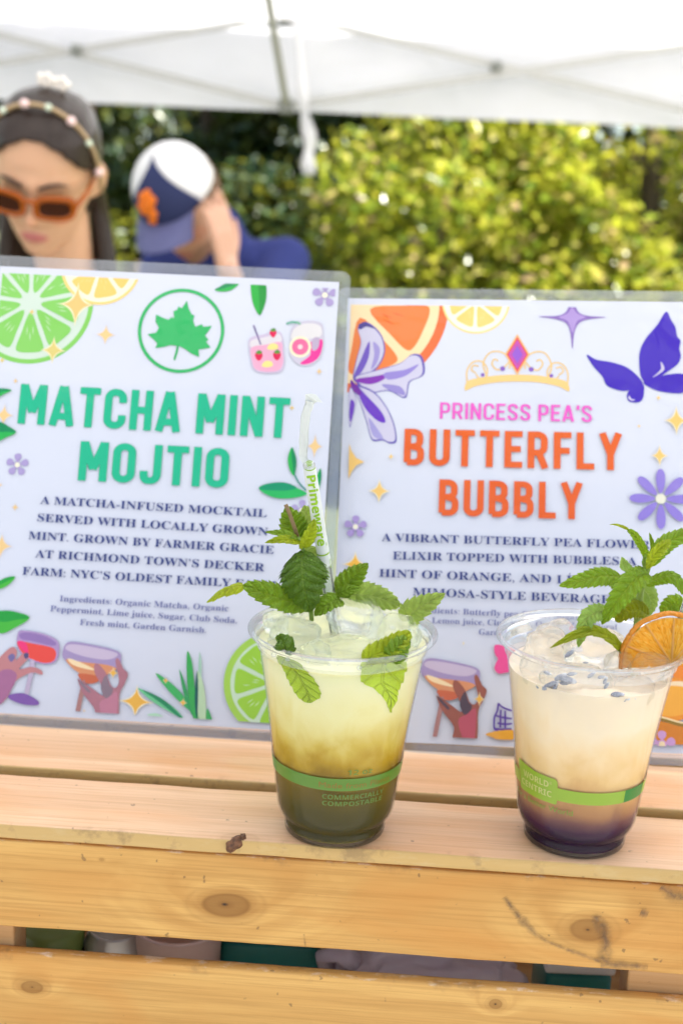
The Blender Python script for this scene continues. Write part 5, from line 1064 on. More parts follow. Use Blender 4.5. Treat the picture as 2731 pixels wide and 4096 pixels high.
# folded-over tip
tp = pp(m1, (660, 172, .604), (712, 180, .604), (735, 168, .6025), (768, 174, .6025), (728, 124, .603), (700, 118, .6035), (660, 122, .604)); m = MB(); q = len(tp)
m.add(tp+[p+Vector((0, .0006, 0)) for p in tp], [tuple(range(q)), tuple(reversed(range(q, 2*q)))]+[(i, i+q, (i+1) % q+q, (i+1) % q) for i in range(q)]); m.build('torn_tip', wrap_paper, st, loc=SB)
def straw_text(txt, s0, s1, cap, a0, bold=True, name='wrapper_lettering'):
    v, f = glyphs(bold_sans(txt) if bold else txt, 2, .014 if bold else 0); x0, x1 = min(p[0] for p in v), max(p[0] for p in v); m = MB()
    bm = bmesh.new(); bv = [bm.verts.new((p[0], p[1], 0)) for p in v]
    for q in f: bm.faces.new([bv[i] for i in q])
    bmesh.ops.triangulate(bm, faces=bm.faces[:])
    for _ in range(4):
        le = [e for e in bm.edges if abs(e.verts[0].co.y-e.verts[1].co.y) > .07]
        if le: bmesh.ops.subdivide_edges(bm, edges=le, cuts=1); bmesh.ops.triangulate(bm, faces=bm.faces[:])
    bm.verts.index_update(); v = [(q.co.x, q.co.y) for q in bm.verts]; f = [tuple(q.index for q in g2.verts) for g2 in bm.faces]; bm.free()
    for p in v:      # reads down the straw, tops of the letters to the right
        s = s0+(p[0]-x0)/(x1-x0)*(s1-s0); a = a0+(p[1]*cap/.72-cap/2)/rS; m.v.append(tuple(SA+dS*s+(eN*cos(a)+eR*sin(a))*(rS+.00042)))
    m.f = [tuple(q) for q in f]; m.m = [0]*len(f); return m.build(name, lime_ink, st, loc=SB)
sl_ = lambda y: (atY(*m1(682+(790-682)*(y-556)/(1212-556), y), .604)-SA).dot(dS)
straw_text('Primeware', sl_(626), sl_(1060), .0040, .10); straw_text('\u00ae', sl_(1044), sl_(1064), .0009, .85, False); straw_text('Co', sl_(1168), sl_(1206), .0021, -.05, False); straw_text('Cu', sl_(1150), sl_(1200), .0016, 1.15, False)
def straw_arc(s, a0, a1, sag, wd, nm_='wrapper_mark'):
    m = MB(); n = 16
    for i in range(n+1):
        t = i/n; a = a0+(a1-a0)*t; s_ = s-sag*(1-(2*t-1)**2)
        for e in (-.5, .5): m.v.append(tuple(SA+dS*(s_+e*wd)+(eN*cos(a)+eR*sin(a))*(rS+.0004)))
    m.f = [(2*i, 2*i+1, 2*i+3, 2*i+2) for i in range(n)]; m.m = [0]*n; m.build(nm_, lime_ink, st, loc=SB)
straw_arc(sl_(1108), -1.15, 1.2, -.0009, .0007); straw_arc(sl_(583), -.7, 1.1, -.0010, .0005)
for i in range(4): straw_arc(sl_(545+i*9), -.35+.06*i, .65-.08*i, .0007, .00042, 'leaf_mark')
A2, B2 = atY(*m2(1610, 985), .585), atY(*m2(1395, 1680), .580)
s2 = thing('drinking_straw', 'bare clear straw leaning at the right edge of the peach drink', 'straw', B2)
A2 = B2+(A2-B2)*1.9; m = MB(); m.tube([A2.lerp(B2, k/20) for k in range(21)], .0030, 28, caps=False); m.build('straw_tube', straw_mat, s2, True, loc=B2); m = MB(); m.tube([A2.lerp(B2, k/20) for k in range(21)], .0026, 28, caps=False); m.build('inner_wall', straw_mat, s2, True, loc=B2)

# ------------------------------------------------------------------ dried orange slice
def flesh_mat():
    m, n, out = newmat('dried_orange_flesh'); tc = N(n, 'TexCoord'); sp = N(n, 'SeparateXYZ'); L(n, tc.outputs['Object'], sp.inputs[0])
    r = mth(n, 'SQRT', mth(n, 'ADD', mth(n, 'POWER', sp.outputs[0], 2.0), mth(n, 'POWER', sp.outputs[1], 2.0))); an = mth(n, 'ARCTAN2', sp.outputs[1], sp.outputs[0])
    cb = N(n, 'CombineXYZ'); L(n, mth(n, 'MULTIPLY', an, 9.0), cb.inputs[0]); L(n, mth(n, 'MULTIPLY', r, 160.0), cb.inputs[1])
    z = N(n, 'TexNoise', Scale=1.6, Detail=4.0, Distortion=.8); L(n, cb.outputs[0], z.inputs['Vector'])
    c = ramp(n, z.outputs['Fac'], [(.28, (.62, .27, .004)), (.44, (.93, .46, .012)), (.58, (.96, .58, .06)), (.75, (.97, .70, .22))])
    wedge = mth(n, 'ABSOLUTE', mth(n, 'SUBTRACT', mth(n, 'FRACT', mth(n, 'ADD', mth(n, 'MULTIPLY', an, 10/(2*pi)), .2)), .5))
    wd = mth(n, 'MULTIPLY', wedge, mth(n, 'MULTIPLY', r, 40.0)); mem = ramp(n, mth(n, 'ADD', wd, mth(n, 'MULTIPLY', z.outputs['Fac'], .05)), [(.03, .9), (.075, 0.0)])
    mem = mth(n, 'MAXIMUM', mem, ramp(n, mth(n, 'MULTIPLY', r, 100/2.45), [(.0, .8), (.07, 0.0), (.87, 0.0), (.93, .75), (1.0, .8)]))
    c = mixc(n, mth(n, 'MULTIPLY', mem, .7), c, (.93, .62, .28))
    p = N(n, 'BsdfPrincipled', Roughness=.38); L(n, c, p.inputs['Base Color']); b = N(n, 'Bump', Strength=.8, Distance=.0012); L(n, mth(n, 'ADD', z.outputs['Fac'], mem), b.inputs['Height']); L(n, b.outputs[0], p.inputs['Normal'])
    tr = N(n, 'BsdfTranslucent'); L(n, c, tr.inputs[0]); s = N(n, 'MixShader', Fac=.50); L(n, p.outputs[0], s.inputs[1]); L(n, tr.outputs[0], s.inputs[2]); L(n, s.outputs[0], out.inputs[0]); return m
oc = atY(*m2(1445, 1575), .578); onrm = Vector((-.22, -1, .20)).normalized(); ox = Vector((1, 0, 0)); ox = (ox-onrm*ox.dot(onrm)).normalized(); ox = Matrix.Rotation(R_(7), 3, onrm) @ ox; oz = onrm.cross(ox)
OM = Matrix(((ox.x, oz.x, onrm.x, oc.x), (ox.y, oz.y, onrm.y, oc.y), (ox.z, oz.z, onrm.z, oc.z), (0, 0, 0, 1)))
og = thing('orange_slice', 'dried orange wheel tucked into the ice of the peach drink', 'orange slice', M=OM)
Ro = .0250; m = MB(); n = 96; rings = 26
def wobz(x, y): return .0011*noise.noise(Vector((x*90, y*90, 3)))+.0012*sin(3*math.atan2(y, x)+1)*((x*x+y*y)/(Ro*Ro))
for sgn in (1, -1):
    vs = []
    for j in range(rings+1):
        for i in range(n):
            a = pi*i/(n-1); r = (Ro-.0016)*j/rings; x, y = r*cos(a), r*sin(a)-.0012; vs.append((x, y, sgn*.0009+wobz(x, y)+sgn*.0003*noise.noise(Vector((x*400, y*400, sgn)))))
    fs = [(j*n+i, j*n+i+1, (j+1)*n+i+1, (j+1)*n+i) for j in range(rings) for i in range(n-1)]
    m.add(vs, fs if sgn > 0 else [f[::-1] for f in fs])
q = (rings+1)*n; e_ = [j*n for j in range(rings, 0, -1)]+[j*n+n-1 for j in range(rings+1)]
m.add([], []); m.f += [(a, b, b+q, a+q) for a, b in zip(e_, e_[1:])]; m.m += [0]*(len(e_)-1)
m.build('flesh', flesh_mat(), og, True)
m = MB(); vs = []; kk = 14
for i in range(160):
    a = -.07+(pi+.14)*i/159; R1 = Ro*(1+.018*noise.noise(Vector((cos(a)*2.5, sin(a)*2.5, 1))))
    for j in range(kk):
        b = 2*pi*j/kk; bump = 1+.28*noise.noise(Vector((cos(a)*16, sin(a)*16, b*1.2))); rr_ = R1-.0009+.00125*cos(b)*bump; zz = .0023*sin(b)*bump
        x, y = rr_*cos(a), rr_*sin(a); vs.append((x, y, zz+wobz(x, y)))
m.add(vs, [(i*kk+j, (i+1)*kk+j, (i+1)*kk+(j+1) % kk, i*kk+(j+1) % kk) for i in range(159) for j in range(kk)]+[tuple(range(kk)), tuple(159*kk+j for j in reversed(range(kk)))])
m.build('rind', plain('dried_orange_rind', (.62, .22, .012), .5, .45, .14, 420, bump=.8), og, True)

# ------------------------------------------------------------------ lavender buds
lav = plain('lavender_bud', (.34, .35, .41), .8, .2, .3, 900, bump=.5); lav_tip = plain('lavender_tip', (.56, .56, .60), .8, .2, .2, 900)
c5 = lambda x, y: (1931+x/1.96, 2400+y/1.96)
buds = [(672, 422, 40, 1.0, 1), (500, 572, -20, .7, 0), (652, 622, -15, 1.5, 0), (600, 605, 30, 1.1, 0), (690, 580, 10, .8, 0), (505, 678, 35, 1.2, 0), (545, 655, 20, 1.0, 0), (450, 685, -10, .9, 0), (640, 648, 5, 1.0, 0), (560, 690, 60, .8, 0), (925, 605, 10, .7, 0), (955, 635, 70, .7, 0), (965, 672, 60, .7, 0), (1045, 740, 5, 1.1, 0), (1088, 780, 12, 1.2, 0), (1150, 772, 8, .9, 0), (1070, 765, -30, .7, 0), (800, 492, 10, .5, 1), (845, 590, 40, .8, 0)]
where = ['on the middle ice lump', 'just left of the big cluster', 'largest of the front cluster', 'at the upper left of the front cluster', 'at the upper right of the front cluster', 'at the lower left of the front cluster', 'between the two front clusters', 'leftmost at the front wall', 'lowest of the big cluster', 'standing upright under the front cluster', 'just right of the front middle', 'standing upright right of the front middle', 'lowest of the upright pair', 'topmost of the right-hand trio', 'palest of the right-hand trio', 'rightmost at the front wall', 'smallest of the right-hand group', 'tiny one on the ice beside the rim', 'half hidden by melting ice']
for i, ((x, y, an, sc, top), wh) in enumerate(zip(buds, where)):
    p = atY(*c5(x, y), .580) if top else G2.wall_pt(*c5(x, y), 2.2)
    t = thing('lavender_bud', 'grey-blue lavender bud '+wh+' in the peach drink', 'lavender bud', p, 'lavender buds in the peach drink'); M = Matrix.Rotation(R_(-an), 3, 'Y')
    m = MB(); sc *= 1.2; m.ball((0, 0, 0), (.0021*sc, .0009*sc, .00095*sc), 3, fn=lambda q: q*(1+.22*noise.noise(q*4+Vector((i, 0, 0)))+.10*sin(q.y*14)), M=M); m.build('calyx', lav, t, True)
    m = MB(); m.ball(M @ Vector((.0019*sc, 0, 0)), (.0009*sc, .0007*sc, .0007*sc), 2, fn=lambda q: q*(1+.4*noise.noise(q*5+Vector((0, i, 0)))), M=M); m.build('petal', lav_tip, t, True)
# beads of water on the rims
drop = clear_plastic('water_drop', (.985, .99, .99), .08, 1.33, .02, .6)
for cup, ds in ((G1, ((-27, 1.1), (-16, .6), (-6, .8), (8, 1.3), (21, .7), (33, .9), (-36, 1.4), (42, .6), (-2, .5), (14, .6))), (G2, ((-30, .8), (-9, .6), (12, .9), (28, .7), (3, .5)))):
    for u, sz in ds:
        a = -pi/2+R_(u*1.3); z = (104.4 if sz < 1 else 103.4); m = MB(); m.ball((cos(a)*.0445, sin(a)*.0445, z*.001), (sz*.0010, sz*.0010, sz*.0009), 3); m.build('water_drop', drop, cup.o, True)
# ------------------------------------------------------------------ people
def cone_caps(mb, a, b, ra, rb, n=18, mi=0):
    a, b = Vector(a), Vector(b); t = b-a; Ld = t.length
    if Ld < 1e-6: mb.ball(a, ra, 2, mi); return
    t.normalize(); u = t.orthogonal().normalized(); v = t.cross(u); vs = []; st = []
    for k in range(1, 6): q = -pi/2+k*pi/12; st.append((a+t*ra*sin(q), ra*cos(q)))
    for k in range(0, 6): q = k*pi/12; st.append((b+t*rb*sin(q), rb*cos(q)))
    for p, r in st: vs += [p+(u*cos(2*pi*j/n)+v*sin(2*pi*j/n))*r for j in range(n)]
    q = len(st); vs += [a-t*ra, b+t*rb]
    fs = [(i*n+j, i*n+(j+1) % n, (i+1)*n+(j+1) % n, (i+1)*n+j) for i in range(q-1) for j in range(n)]
    fs += [(q*n, (j+1) % n, j) for j in range(n)]+[(q*n+1, (q-1)*n+j, (q-1)*n+(j+1) % n) for j in range(n)]
    mb.add(vs, fs, mi)
def fuse(mb, name, mat, parent, vox, sm=4, loc=None):
    """grow all the overlapping limbs into one continuous skin"""
    o = mb.build('shape', mat, None); recalc(o)
    r = o.modifiers.new('r', 'REMESH'); r.mode = 'VOXEL'; r.voxel_size = vox; r.use_smooth_shade = True
    if sm: s_ = o.modifiers.new('s', 'SMOOTH'); s_.iterations = sm; s_.factor = .5
    dg = bpy.context.evaluated_depsgraph_get(); me = bpy.data.meshes.new_from_object(o.evaluated_get(dg)); old = o.data; bpy.data.objects.remove(o); bpy.data.meshes.remove(old)
    me.name = name
    if loc is not None: me.transform(Matrix.Translation(-Vector(loc)))
    if not me.materials: me.materials.append(mat)
    me.polygons.foreach_set('use_smooth', [True]*len(me.polygons))
    r = bpy.data.objects.new(name, me); COL.objects.link(r)
    if parent: r.parent = parent
    return r
def g_(x, s): return math.exp(-(x/s)**2)
HP = [(.118, .012, -.012, .014), (.112, .034, -.042, .036), (.098, .056, -.066, .053), (.078, .072, -.082, .0645), (.050, .083, -.092, .0705), (.022, .0865, -.095, .0725), (0, .083, -.093, .0715), (-.020, .084, -.087, .069), (-.042, .085, -.074, .064), (-.062, .085, -.056, .0575), (-.082, .083, -.036, .049), (-.098, .080, -.016, .038), (-.110, .073, .010, .026), (-.116, .058, .030, .013)]
def head_pts(scale=1.0, nf=64, nz=72, feat=1.0, grow=0.0):
    rows = []
    for i in range(nz+1):
        z = .118-(.234)*i/nz; k = 0
        while k < len(HP)-2 and HP[k+1][0] > z: k += 1
        a, b = HP[k], HP[k+1]; t = max(0, min(1, (a[0]-z)/(a[0]-b[0]))); f, bk, w_ = [a[j]+(b[j]-a[j])*t for j in (1, 2, 3)]; row = []
        for j in range(nf):
            an = 2*pi*j/nf; ca, sa = cos(an), sin(an); cf, rf = (f+bk)/2, (f-bk)/2
            c0 = 0.0 if f > 0 else cf
            x = (w_+grow)*math.copysign(abs(ca)**.88, ca); y = ((f+grow) if sa > 0 else -(bk-grow))*math.copysign(abs(sa)**.92, sa) if bk < 0 < f else cf+(rf+grow)*sa
            if feat and sa > .2:
                nb = (.006+.020*max(0, min(1, (.012-z)/.048))) if -.038 < z < .02 else (.026*max(0, 1-(-.038-z)/.010) if z <= -.038 else .006*max(0, 1-(z-.02)/.015))
                y += feat*nb*g_(x, .0085+.006*max(0, min(1, (.0-z)/.04)))
                y += feat*(-.010*(g_(x-.031, .015)+g_(x+.031, .015))*g_(z+.002, .013)+.0045*(g_(x-.03, .022)+g_(x+.03, .022))*g_(z-.020, .008)+.005*(g_(x-.045, .02)+g_(x+.045, .02))*g_(z+.03, .02))
                y += feat*(.0055*g_(x, .021)*(g_(z+.0635, .005)+1.15*g_(z+.0745, .0055))-.003*g_(x, .022)*g_(z+.069, .0022)-.003*g_(x, .02)*g_(z+.084, .006)+.003*g_(x, .018)*g_(z+.100, .009))
            row.append((x*scale, y*scale, z*scale))
        rows.append(row)
    return rows
def add_head(mb, M, scale=1.0, ears=True):
    rows = head_pts(scale); nf = len(rows[0]); vs = [M @ Vector(p) for r in rows for p in r]; nz = len(rows)
    mb.add(vs, [(i*nf+j, i*nf+(j+1) % nf, (i+1)*nf+(j+1) % nf, (i+1)*nf+j) for i in range(nz-1) for j in range(nf)]+[tuple(reversed(range(nf))), tuple((nz-1)*nf+j for j in range(nf))])
    if ears:
        for s in (-1, 1):
            ma = M @ Matrix.Translation((s*.074*scale, -.010*scale, -.008*scale)) @ Matrix.Rotation(s*.35, 4, 'Z') @ Matrix.Rotation(.15, 4, 'X')
            mb.ball((0, 0, 0), (.0085*scale, .0165*scale, .031*scale), 3, M=None); k = 162
            n_ = len(mb.v)-k
            for i in range(n_, len(mb.v)):
                p = Vector(mb.v[i]); p.x += s*.010*scale*max(0, -p.y/(.0165*scale)); mb.v[i] = tuple(ma @ p)
def frame(c, up, fwd, s=1.0):      # head frame: x to the viewer's right when the face looks at the viewer, y forward, z up
    up = Vector(up).normalized(); fwd = Vector(fwd); fwd = (fwd-up*fwd.dot(up)).normalized(); x = up.cross(fwd)
    return Matrix(((x.x, fwd.x, up.x, c[0]), (x.y, fwd.y, up.y, c[1]), (x.z, fwd.z, up.z, c[2]), (0, 0, 0, 1)))
def hand(mb, W, d, pn, thumb, sc=1.0, curl=.35, spread=.16):
    """palm, four unequal jointed fingers and a thumb that leaves the side of the palm; d towards the fingertips, pn the palm side"""
    W = Vector(W); d = Vector(d).normalized(); pn = Vector(pn); pn = (pn-d*pn.dot(d)).normalized(); s = d.cross(pn)*thumb; L0 = .088*sc
    for k in range(4):
        o = (-.028+.0187*k)*sc; cone_caps(mb, W+d*.012*sc+s*o*.75, W+d*L0*(.96+.03*(k in (1, 2)))+s*o, .0125*sc, .0098*sc)
    for k, ln in enumerate((.060, .074, .079, .071)):
        o = (-.028+.0187*k)*sc; p = W+d*L0*(.96+.03*(k in (1, 2)))+s*o; q = (d+s*spread*(k-1.5)*.5).normalized(); r = .0088*sc*(.92 if k == 0 else 1)
        for j, fr in enumerate((.45, .32, .23)):
            q = (q*cos(curl*(.7+.3*j))+pn*sin(curl*(.7+.3*j))).normalized(); e = p+q*ln*fr*sc; cone_caps(mb, p, e, r, r*.90, 14); p = e; r *= .90
    p = W+d*.022*sc+s*.026*sc+pn*.006*sc; q = (d*.62+s*.72+pn*.25).normalized(); r = .0125*sc
    for fr, tn in ((.042, .0), (.032, .30), (.026, .25)):
        q = (q*cos(tn)+(d*.7-s*.25+pn*.4).normalized()*sin(tn)).normalized(); e = p+q*fr*sc; cone_caps(mb, p, e, r, r*.86, 14); p = e; r *= .86
def skin_mat(name, c, M, sc, lips=(.52, .13, .13), beard=None):
    m, n, out = newmat(name); tc = N(n, 'TexCoord'); z = N(n, 'TexNoise', Scale=18.0, Detail=4.0); L(n, tc.outputs['Object'], z.inputs['Vector'])
    col = mixc(n, z.outputs['Fac'], tuple(v*.88 for v in c), tuple(min(1, v*1.10) for v in c))
    def blob(pt, rr, col, cc, amt):
        a = N(n, 'VectorMath', operation='SUBTRACT'); L(n, tc.outputs['Object'], a.inputs[0]); a.inputs[1].default_value = M @ Vector(pt)
        R3 = M.to_3x3().inverted(); cs = []
        for k in range(3):
            dt = N(n, 'VectorMath', operation='DOT_PRODUCT'); L(n, a.outputs[0], dt.inputs[0]); dt.inputs[1].default_value = Vector(R3[k])/(rr[k]*sc); cs.append(dt.outputs['Value'])
        d = mth(n, 'ADD', mth(n, 'ADD', mth(n, 'MULTIPLY', cs[0], cs[0]), mth(n, 'MULTIPLY', cs[1], cs[1])), mth(n, 'MULTIPLY', cs[2], cs[2]))
        return mixc(n, mth(n, 'MULTIPLY', ramp(n, d, [(.55, 1.0), (1.0, 0.0)]), amt), col, cc)
    for s in (-1, 1): col = blob((s*.045*sc, .07*sc, -.032*sc), (.028, .03, .022), col, (c[0]*1.02, c[1]*.72, c[2]*.66), .55)
    col = blob((0, .108*sc, -.034*sc), (.016, .02, .014), col, (c[0]*1.02, c[1]*.82, c[2]*.78), .6)
    if beard: col = blob((0, .055*sc, -.088*sc), (.064, .062, .044), col, beard, .72)
    col = blob((0, .09*sc, -.0690*sc), (.025, .03, .0105), col, lips, .85)
    p = N(n, 'BsdfPrincipled', Roughness=.48); L(n, col, p.inputs['Base Color']); p.inputs['Subsurface Weight'].default_value = .25; p.inputs['Subsurface Radius'].default_value = (.012, .005, .003); p.inputs['Subsurface Scale'].default_value = .6
    L(n, p.outputs[0], out.inputs[0]); return m
def hair_mat(name, c, rough=.38):
    m, n, out = newmat(name); tc = N(n, 'TexCoord'); mp_ = N(n, 'Mapping'); mp_.inputs['Scale'].default_value = (160, 160, 14); z = N(n, 'TexNoise', Scale=1.0, Detail=3.0); L(n, tc.outputs['Object'], mp_.inputs[0]); L(n, mp_.outputs[0], z.inputs['Vector'])
    p = N(n, 'BsdfPrincipled', Roughness=rough); p.inputs['Specular IOR Level'].default_value = .32; L(n, mixc(n, z.outputs['Fac'], tuple(v*.5 for v in c), tuple(v*1.6 for v in c)), p.inputs['Base Color'])
    b = N(n, 'Bump', Strength=.5, Distance=.002); L(n, z.outputs['Fac'], b.inputs['Height']); L(n, b.outputs[0], p.inputs['Normal']); L(n, p.outputs[0], out.inputs[0]); return m
def body(mb, cl, base, J, thick=1.0, tr=1.0):
    """torso, legs and arms from a few joints; mb gets skin, cl (upper) and cl[1] (lower) the clothes a little larger"""
    up, lo = cl; gy = GZ
    P = Vector(J['pelvis']); C_ = Vector(J['chest']); NK = Vector(J['neck']); SHL, SHR = Vector(J['shl']), Vector(J['shr'])
    def both(a, b, ra, rb, c=None, ex=.008):
        cone_caps(mb, a, b, ra, rb)
        if c is not None: cone_caps(c, a, b, ra+ex, rb+ex)
    w_ = (SHR-SHL).normalized()
    for s in (-1, 1): both(P+w_*s*.060, C_+w_*s*.068, .095*thick, .098*thick, up, .010)
    both(P, C_, .105*thick, .110*thick, up, .010); both(SHL, SHR, .052*thick, .052*thick, up, .008)
    for s in (-1, 1): both(C_+w_*s*.05, C_.lerp(NK, .72)+w_*s*.055, .10*thick, .06*thick, up, .008)
    cone_caps(mb, C_.lerp(NK, .6), NK, .056, .050); cone_caps(mb, NK, Vector(J['skull']), .048, .050)
    for side in ('l', 'r'):
        S_, E_, Wr = [Vector(J[k+side]) for k in ('sh', 'el', 'wr')]
        both(S_, E_, .050*thick, .038*thick, up, .012); cone_caps(mb, E_, Wr, .037*thick, .025*thick)
        H = P+w_*(-.085 if side == 'l' else .085); K = Vector((H.x, H.y-.01, GZ+.50)); A = Vector((H.x, H.y+.01, GZ+.085))
        both(H, K, .085*thick, .055*thick, lo, .010); both(K, A, .054*thick, .036*thick, lo, .014); cone_caps(mb, A+Vector((0, .03, -.05)), A+Vector((0, -.13, -.055)), .034, .028)
        cone_caps(J['_shoes'], A+Vector((0, .035, -.047)), A+Vector((0, -.14, -.050)), .040, .035)
    for s in (-1, 1): cone_caps(lo, P+w_*s*.06, P+w_*s*.06+Vector((0, 0, -.06)), .108*thick, .10*thick)

# --- woman looking down through orange sunglasses
WF = frame((0, 0, 0), Vector((.10, -.50, .86)), Vector((-.05, -.87, -.50)))
e_ = atY(345/2.6133, 300+1255/2.6133, 1.86)
WC = e_-(WF.to_3x3() @ Vector((0, .080, .002))); WF = frame(WC, Vector((.10, -.50, .86)), Vector((-.05, -.87, -.50)))
base = Vector((WC.x, WC.y+.14, GZ)); wo = thing('person', 'woman with centre-parted dark hair, beaded headband and orange sunglasses looking down', 'person', base)
TB_ = Matrix.Translation(-base); skn = MB(); dress = MB(); skirt = MB(); shoes = MB()
add_head(skn, WF, .97)
nk = WF @ Vector((0, -.035, -.115)); nk2 = Vector((WC.x+.005, WC.y+.115, WC.z-.195)); ch = nk2+Vector((0, .02, -.20))
J = dict(pelvis=(ch.x, ch.y+.02, GZ+.93), chest=ch, neck=nk2+Vector((0, 0, .03)), skull=WF @ Vector((0, -.025, -.045)), shl=nk2+Vector((-.155, .012, -.045)), shr=nk2+Vector((.155, .012, -.045)),
         ell=nk2+Vector((-.20, .0, -.33)), elr=nk2+Vector((.20, 0, -.33)), wrl=nk2+Vector((-.13, -.20, -.42)), wrr=nk2+Vector((.12, -.20, -.42)), _shoes=shoes)
body(skn, (dress, skirt), base, J, .86)
hand(skn, J['wrl'], (.35, -.9, .1), (.9, .3, -.3), 1, .9); hand(skn, J['wrr'], (-.35, -.9, .1), (-.9, .3, -.3), -1, .9)
wskin = skin_mat('warm_skin', (.60, .345, .215), TB_ @ WF, .97, (.46, .12, .13))
fuse(skn, 'body', wskin, wo, .0045, 3, base)
fuse(dress, 'lace_top', plain('blush_fabric', (.62, .42, .38), .8, .3, .1, 60), wo, .008, 3, base); fuse(skirt, 'skirt', plain('cream_skirt', (.55, .50, .45), .85, .3, .1, 40), wo, .008, 3, base); fuse(shoes, 'shoes', plain('tan_shoe', (.25, .15, .09), .6, .4, .1, 40), wo, .006, 2, base)
WL = TB_ @ WF
# hair: shell swept from the centre parting, behind the ears, and two long falls
hm = hair_mat('dark_brown_hair', (.022, .013, .010), .30)
def hair_shell(M, hairline, grow=.010, sc=.97, strands=None):
    rows = head_pts(sc, 96, 96, 0, grow); nf = 96; mb = MB(); ok = {}
    for i, r in enumerate(rows):
        for j, p in enumerate(r):
            ok[(i, j)] = hairline(Vector(p)/sc)
            q = Vector(p); q *= 1+.018*noise.noise(Vector((p[0]*60, p[1]*20, p[2]*20))); mb.v.append(tuple(M @ q))
    for i in range(len(rows)-1):
        for j in range(nf):
            if all(ok[(a, b % nf)] for a in (i, i+1) for b in (j, j+1)): mb.f.append((i*nf+j, i*nf+(j+1) % nf, (i+1)*nf+(j+1) % nf, (i+1)*nf+j)); mb.m.append(0)
    mb.f.append(tuple(reversed(range(nf)))); mb.m.append(0); return mb
hb = hair_shell(WL, lambda p: (p.y < .022 and p.z > -.085 and (p.y < -.020 or p.z > .012)) or p.z > .086-9.5*p.x*p.x-.010*(abs(p.x) < .006))
ho = hb.build('hair', hm, wo, True); sld = ho.modifiers.new('thick', 'SOLIDIFY'); sld.thickness = .006; sld.offset = -1
m = MB()
for s in (-1, 1):
    for k in range(5):
        a = WL @ Vector((s*(.066-.004*k), -.030-.011*k, -.01)); b = WL @ Vector((s*(.070-.006*k), -.045-.012*k, -.085)); c = Vector((b.x+s*.012, b.y+.01, b.z-.10)); d = Vector((c.x+s*.006, c.y-.012+.008*k, c.z-.16))
        pts = cr([a, b, c, d], 8, False); m.tube(pts, [.010+.006*sin(pi*i/(len(pts)-1)) for i in range(len(pts)-1)]+[.004], 10, flat=.8)
m.build('hair_falls', hm, wo, True)
# eyebrows
for s in (-1, 1):
    m = MB(); m.tube([WL @ Vector((s*x*.97, y*.97, z*.97)) for x, y, z in ((.012, .0945, .020), (.028, .0915, .0265), (.042, .083, .026), (.053, .073, .020))], [.0028, .0034, .0028, .001], 8, flat=.6); m.build('eyebrow', hm, wo, True)
# sunglasses: two rounded slabs with dark lenses, bridge and temples
or_fr = plain('amber_frame', (.44, .095, .003), .22, .5, .12, 40, trans=.25); lens = plain('dark_brown_lens', (.045, .012, .006), .08, .6, .02, 30)
gp = bpy.data.objects.new('sunglasses', None); COL.objects.link(gp); gp.parent = wo
m = MB()
def gl(x, z): return WL @ Vector((x*1.06, (.104-.0022*(abs(x)/.03)**2.2)*.97, z*1.08-.001))
for s in (-1, 1):
    O_ = [(s*(.0335+.0285*math.copysign(abs(cos(t))**.55, cos(t))), -.004+.0185*math.copysign(abs(sin(t))**.6, sin(t))+.0018*cos(t)) for t in [2*pi*k/40 for k in range(40)]]
    I_ = [(s*(.0335+.0215*math.copysign(abs(cos(t))**.6, cos(t))), -.005+.0118*math.copysign(abs(sin(t))**.65, sin(t))+.0014*cos(t)) for t in [2*pi*k/40 for k in range(40)]]
    off = (WL.to_3x3() @ Vector((0, 1, 0)))*.004; o1 = [gl(*p) for p in O_]; i1 = [gl(*p) for p in I_]; vs = o1+i1+[p-off for p in o1]+[p-off for p in i1]; q = 40
    m.add(vs, [(k, (k+1) % q, q+(k+1) % q, q+k) for k in range(q)]+[(2*q+k, 3*q+k, 3*q+(k+1) % q, 2*q+(k+1) % q) for k in range(q)]+[(k, 2*q+k, 2*q+(k+1) % q, (k+1) % q) for k in range(q)]+[(q+k, q+(k+1) % q, 3*q+(k+1) % q, 3*q+k) for k in range(q)])
    l = MB(); ctr = gl(s*.0335, -.005)-off*.5; l.add([p-off*.5 for p in i1]+[ctr], [(k, (k+1) % q, q) for k in range(q)]); l.build('lens', lens, gp, True)
m.tube([gl(-.010, .002), gl(0, .0045), gl(.010, .002)], [.004, .0036, .004], 10)
for s in (-1, 1): m.tube([gl(s*.061, .001), WL @ Vector((s*.0735, .05, .004)), WL @ Vector((s*.0755, -.008, .010)), WL @ Vector((s*.072, -.03, -.008))], [.0042, .003, .0026, .002], 8)
m.build('frame', or_fr, gp, True)
# beaded headband
hbp = bpy.data.objects.new('headband', None); COL.objects.link(hbp); hbp.parent = wo; pts = []
for k in range(33):
    t = pi*k/32; c_, s_ = cos(t), sin(t); pts.append(WL @ Vector((.0865*c_, .020+.018*s_, -.01+.131*s_**.85)))
m = MB(); m.tube(pts, .0032, 8, flat=1.5); m.build('band', plain('gold_band', (.45, .32, .18), .4, .5, .1, 80, metal=.3), hbp, True)
pk = plain('pink_bead', (.80, .58, .57), .35, .5, .1, 100); gn = plain('mint_bead', (.62, .71, .57), .35, .5, .1, 100)
for k in range(2, 31, 4):
    m = MB(); big = (k//4) % 2 == 0; m.ball(pts[k]+(WL.to_3x3() @ Vector((0, .004, .003))), .0066 if big else .0050, 2, fn=lambda q: q*(1+.15*noise.noise(q*3+Vector((k, 0, 0))))); m.build('bead', pk if big else gn, hbp, True)
bm_ = plain('cream_petal', (.86, .79, .74), .7, .3, .1, 80)
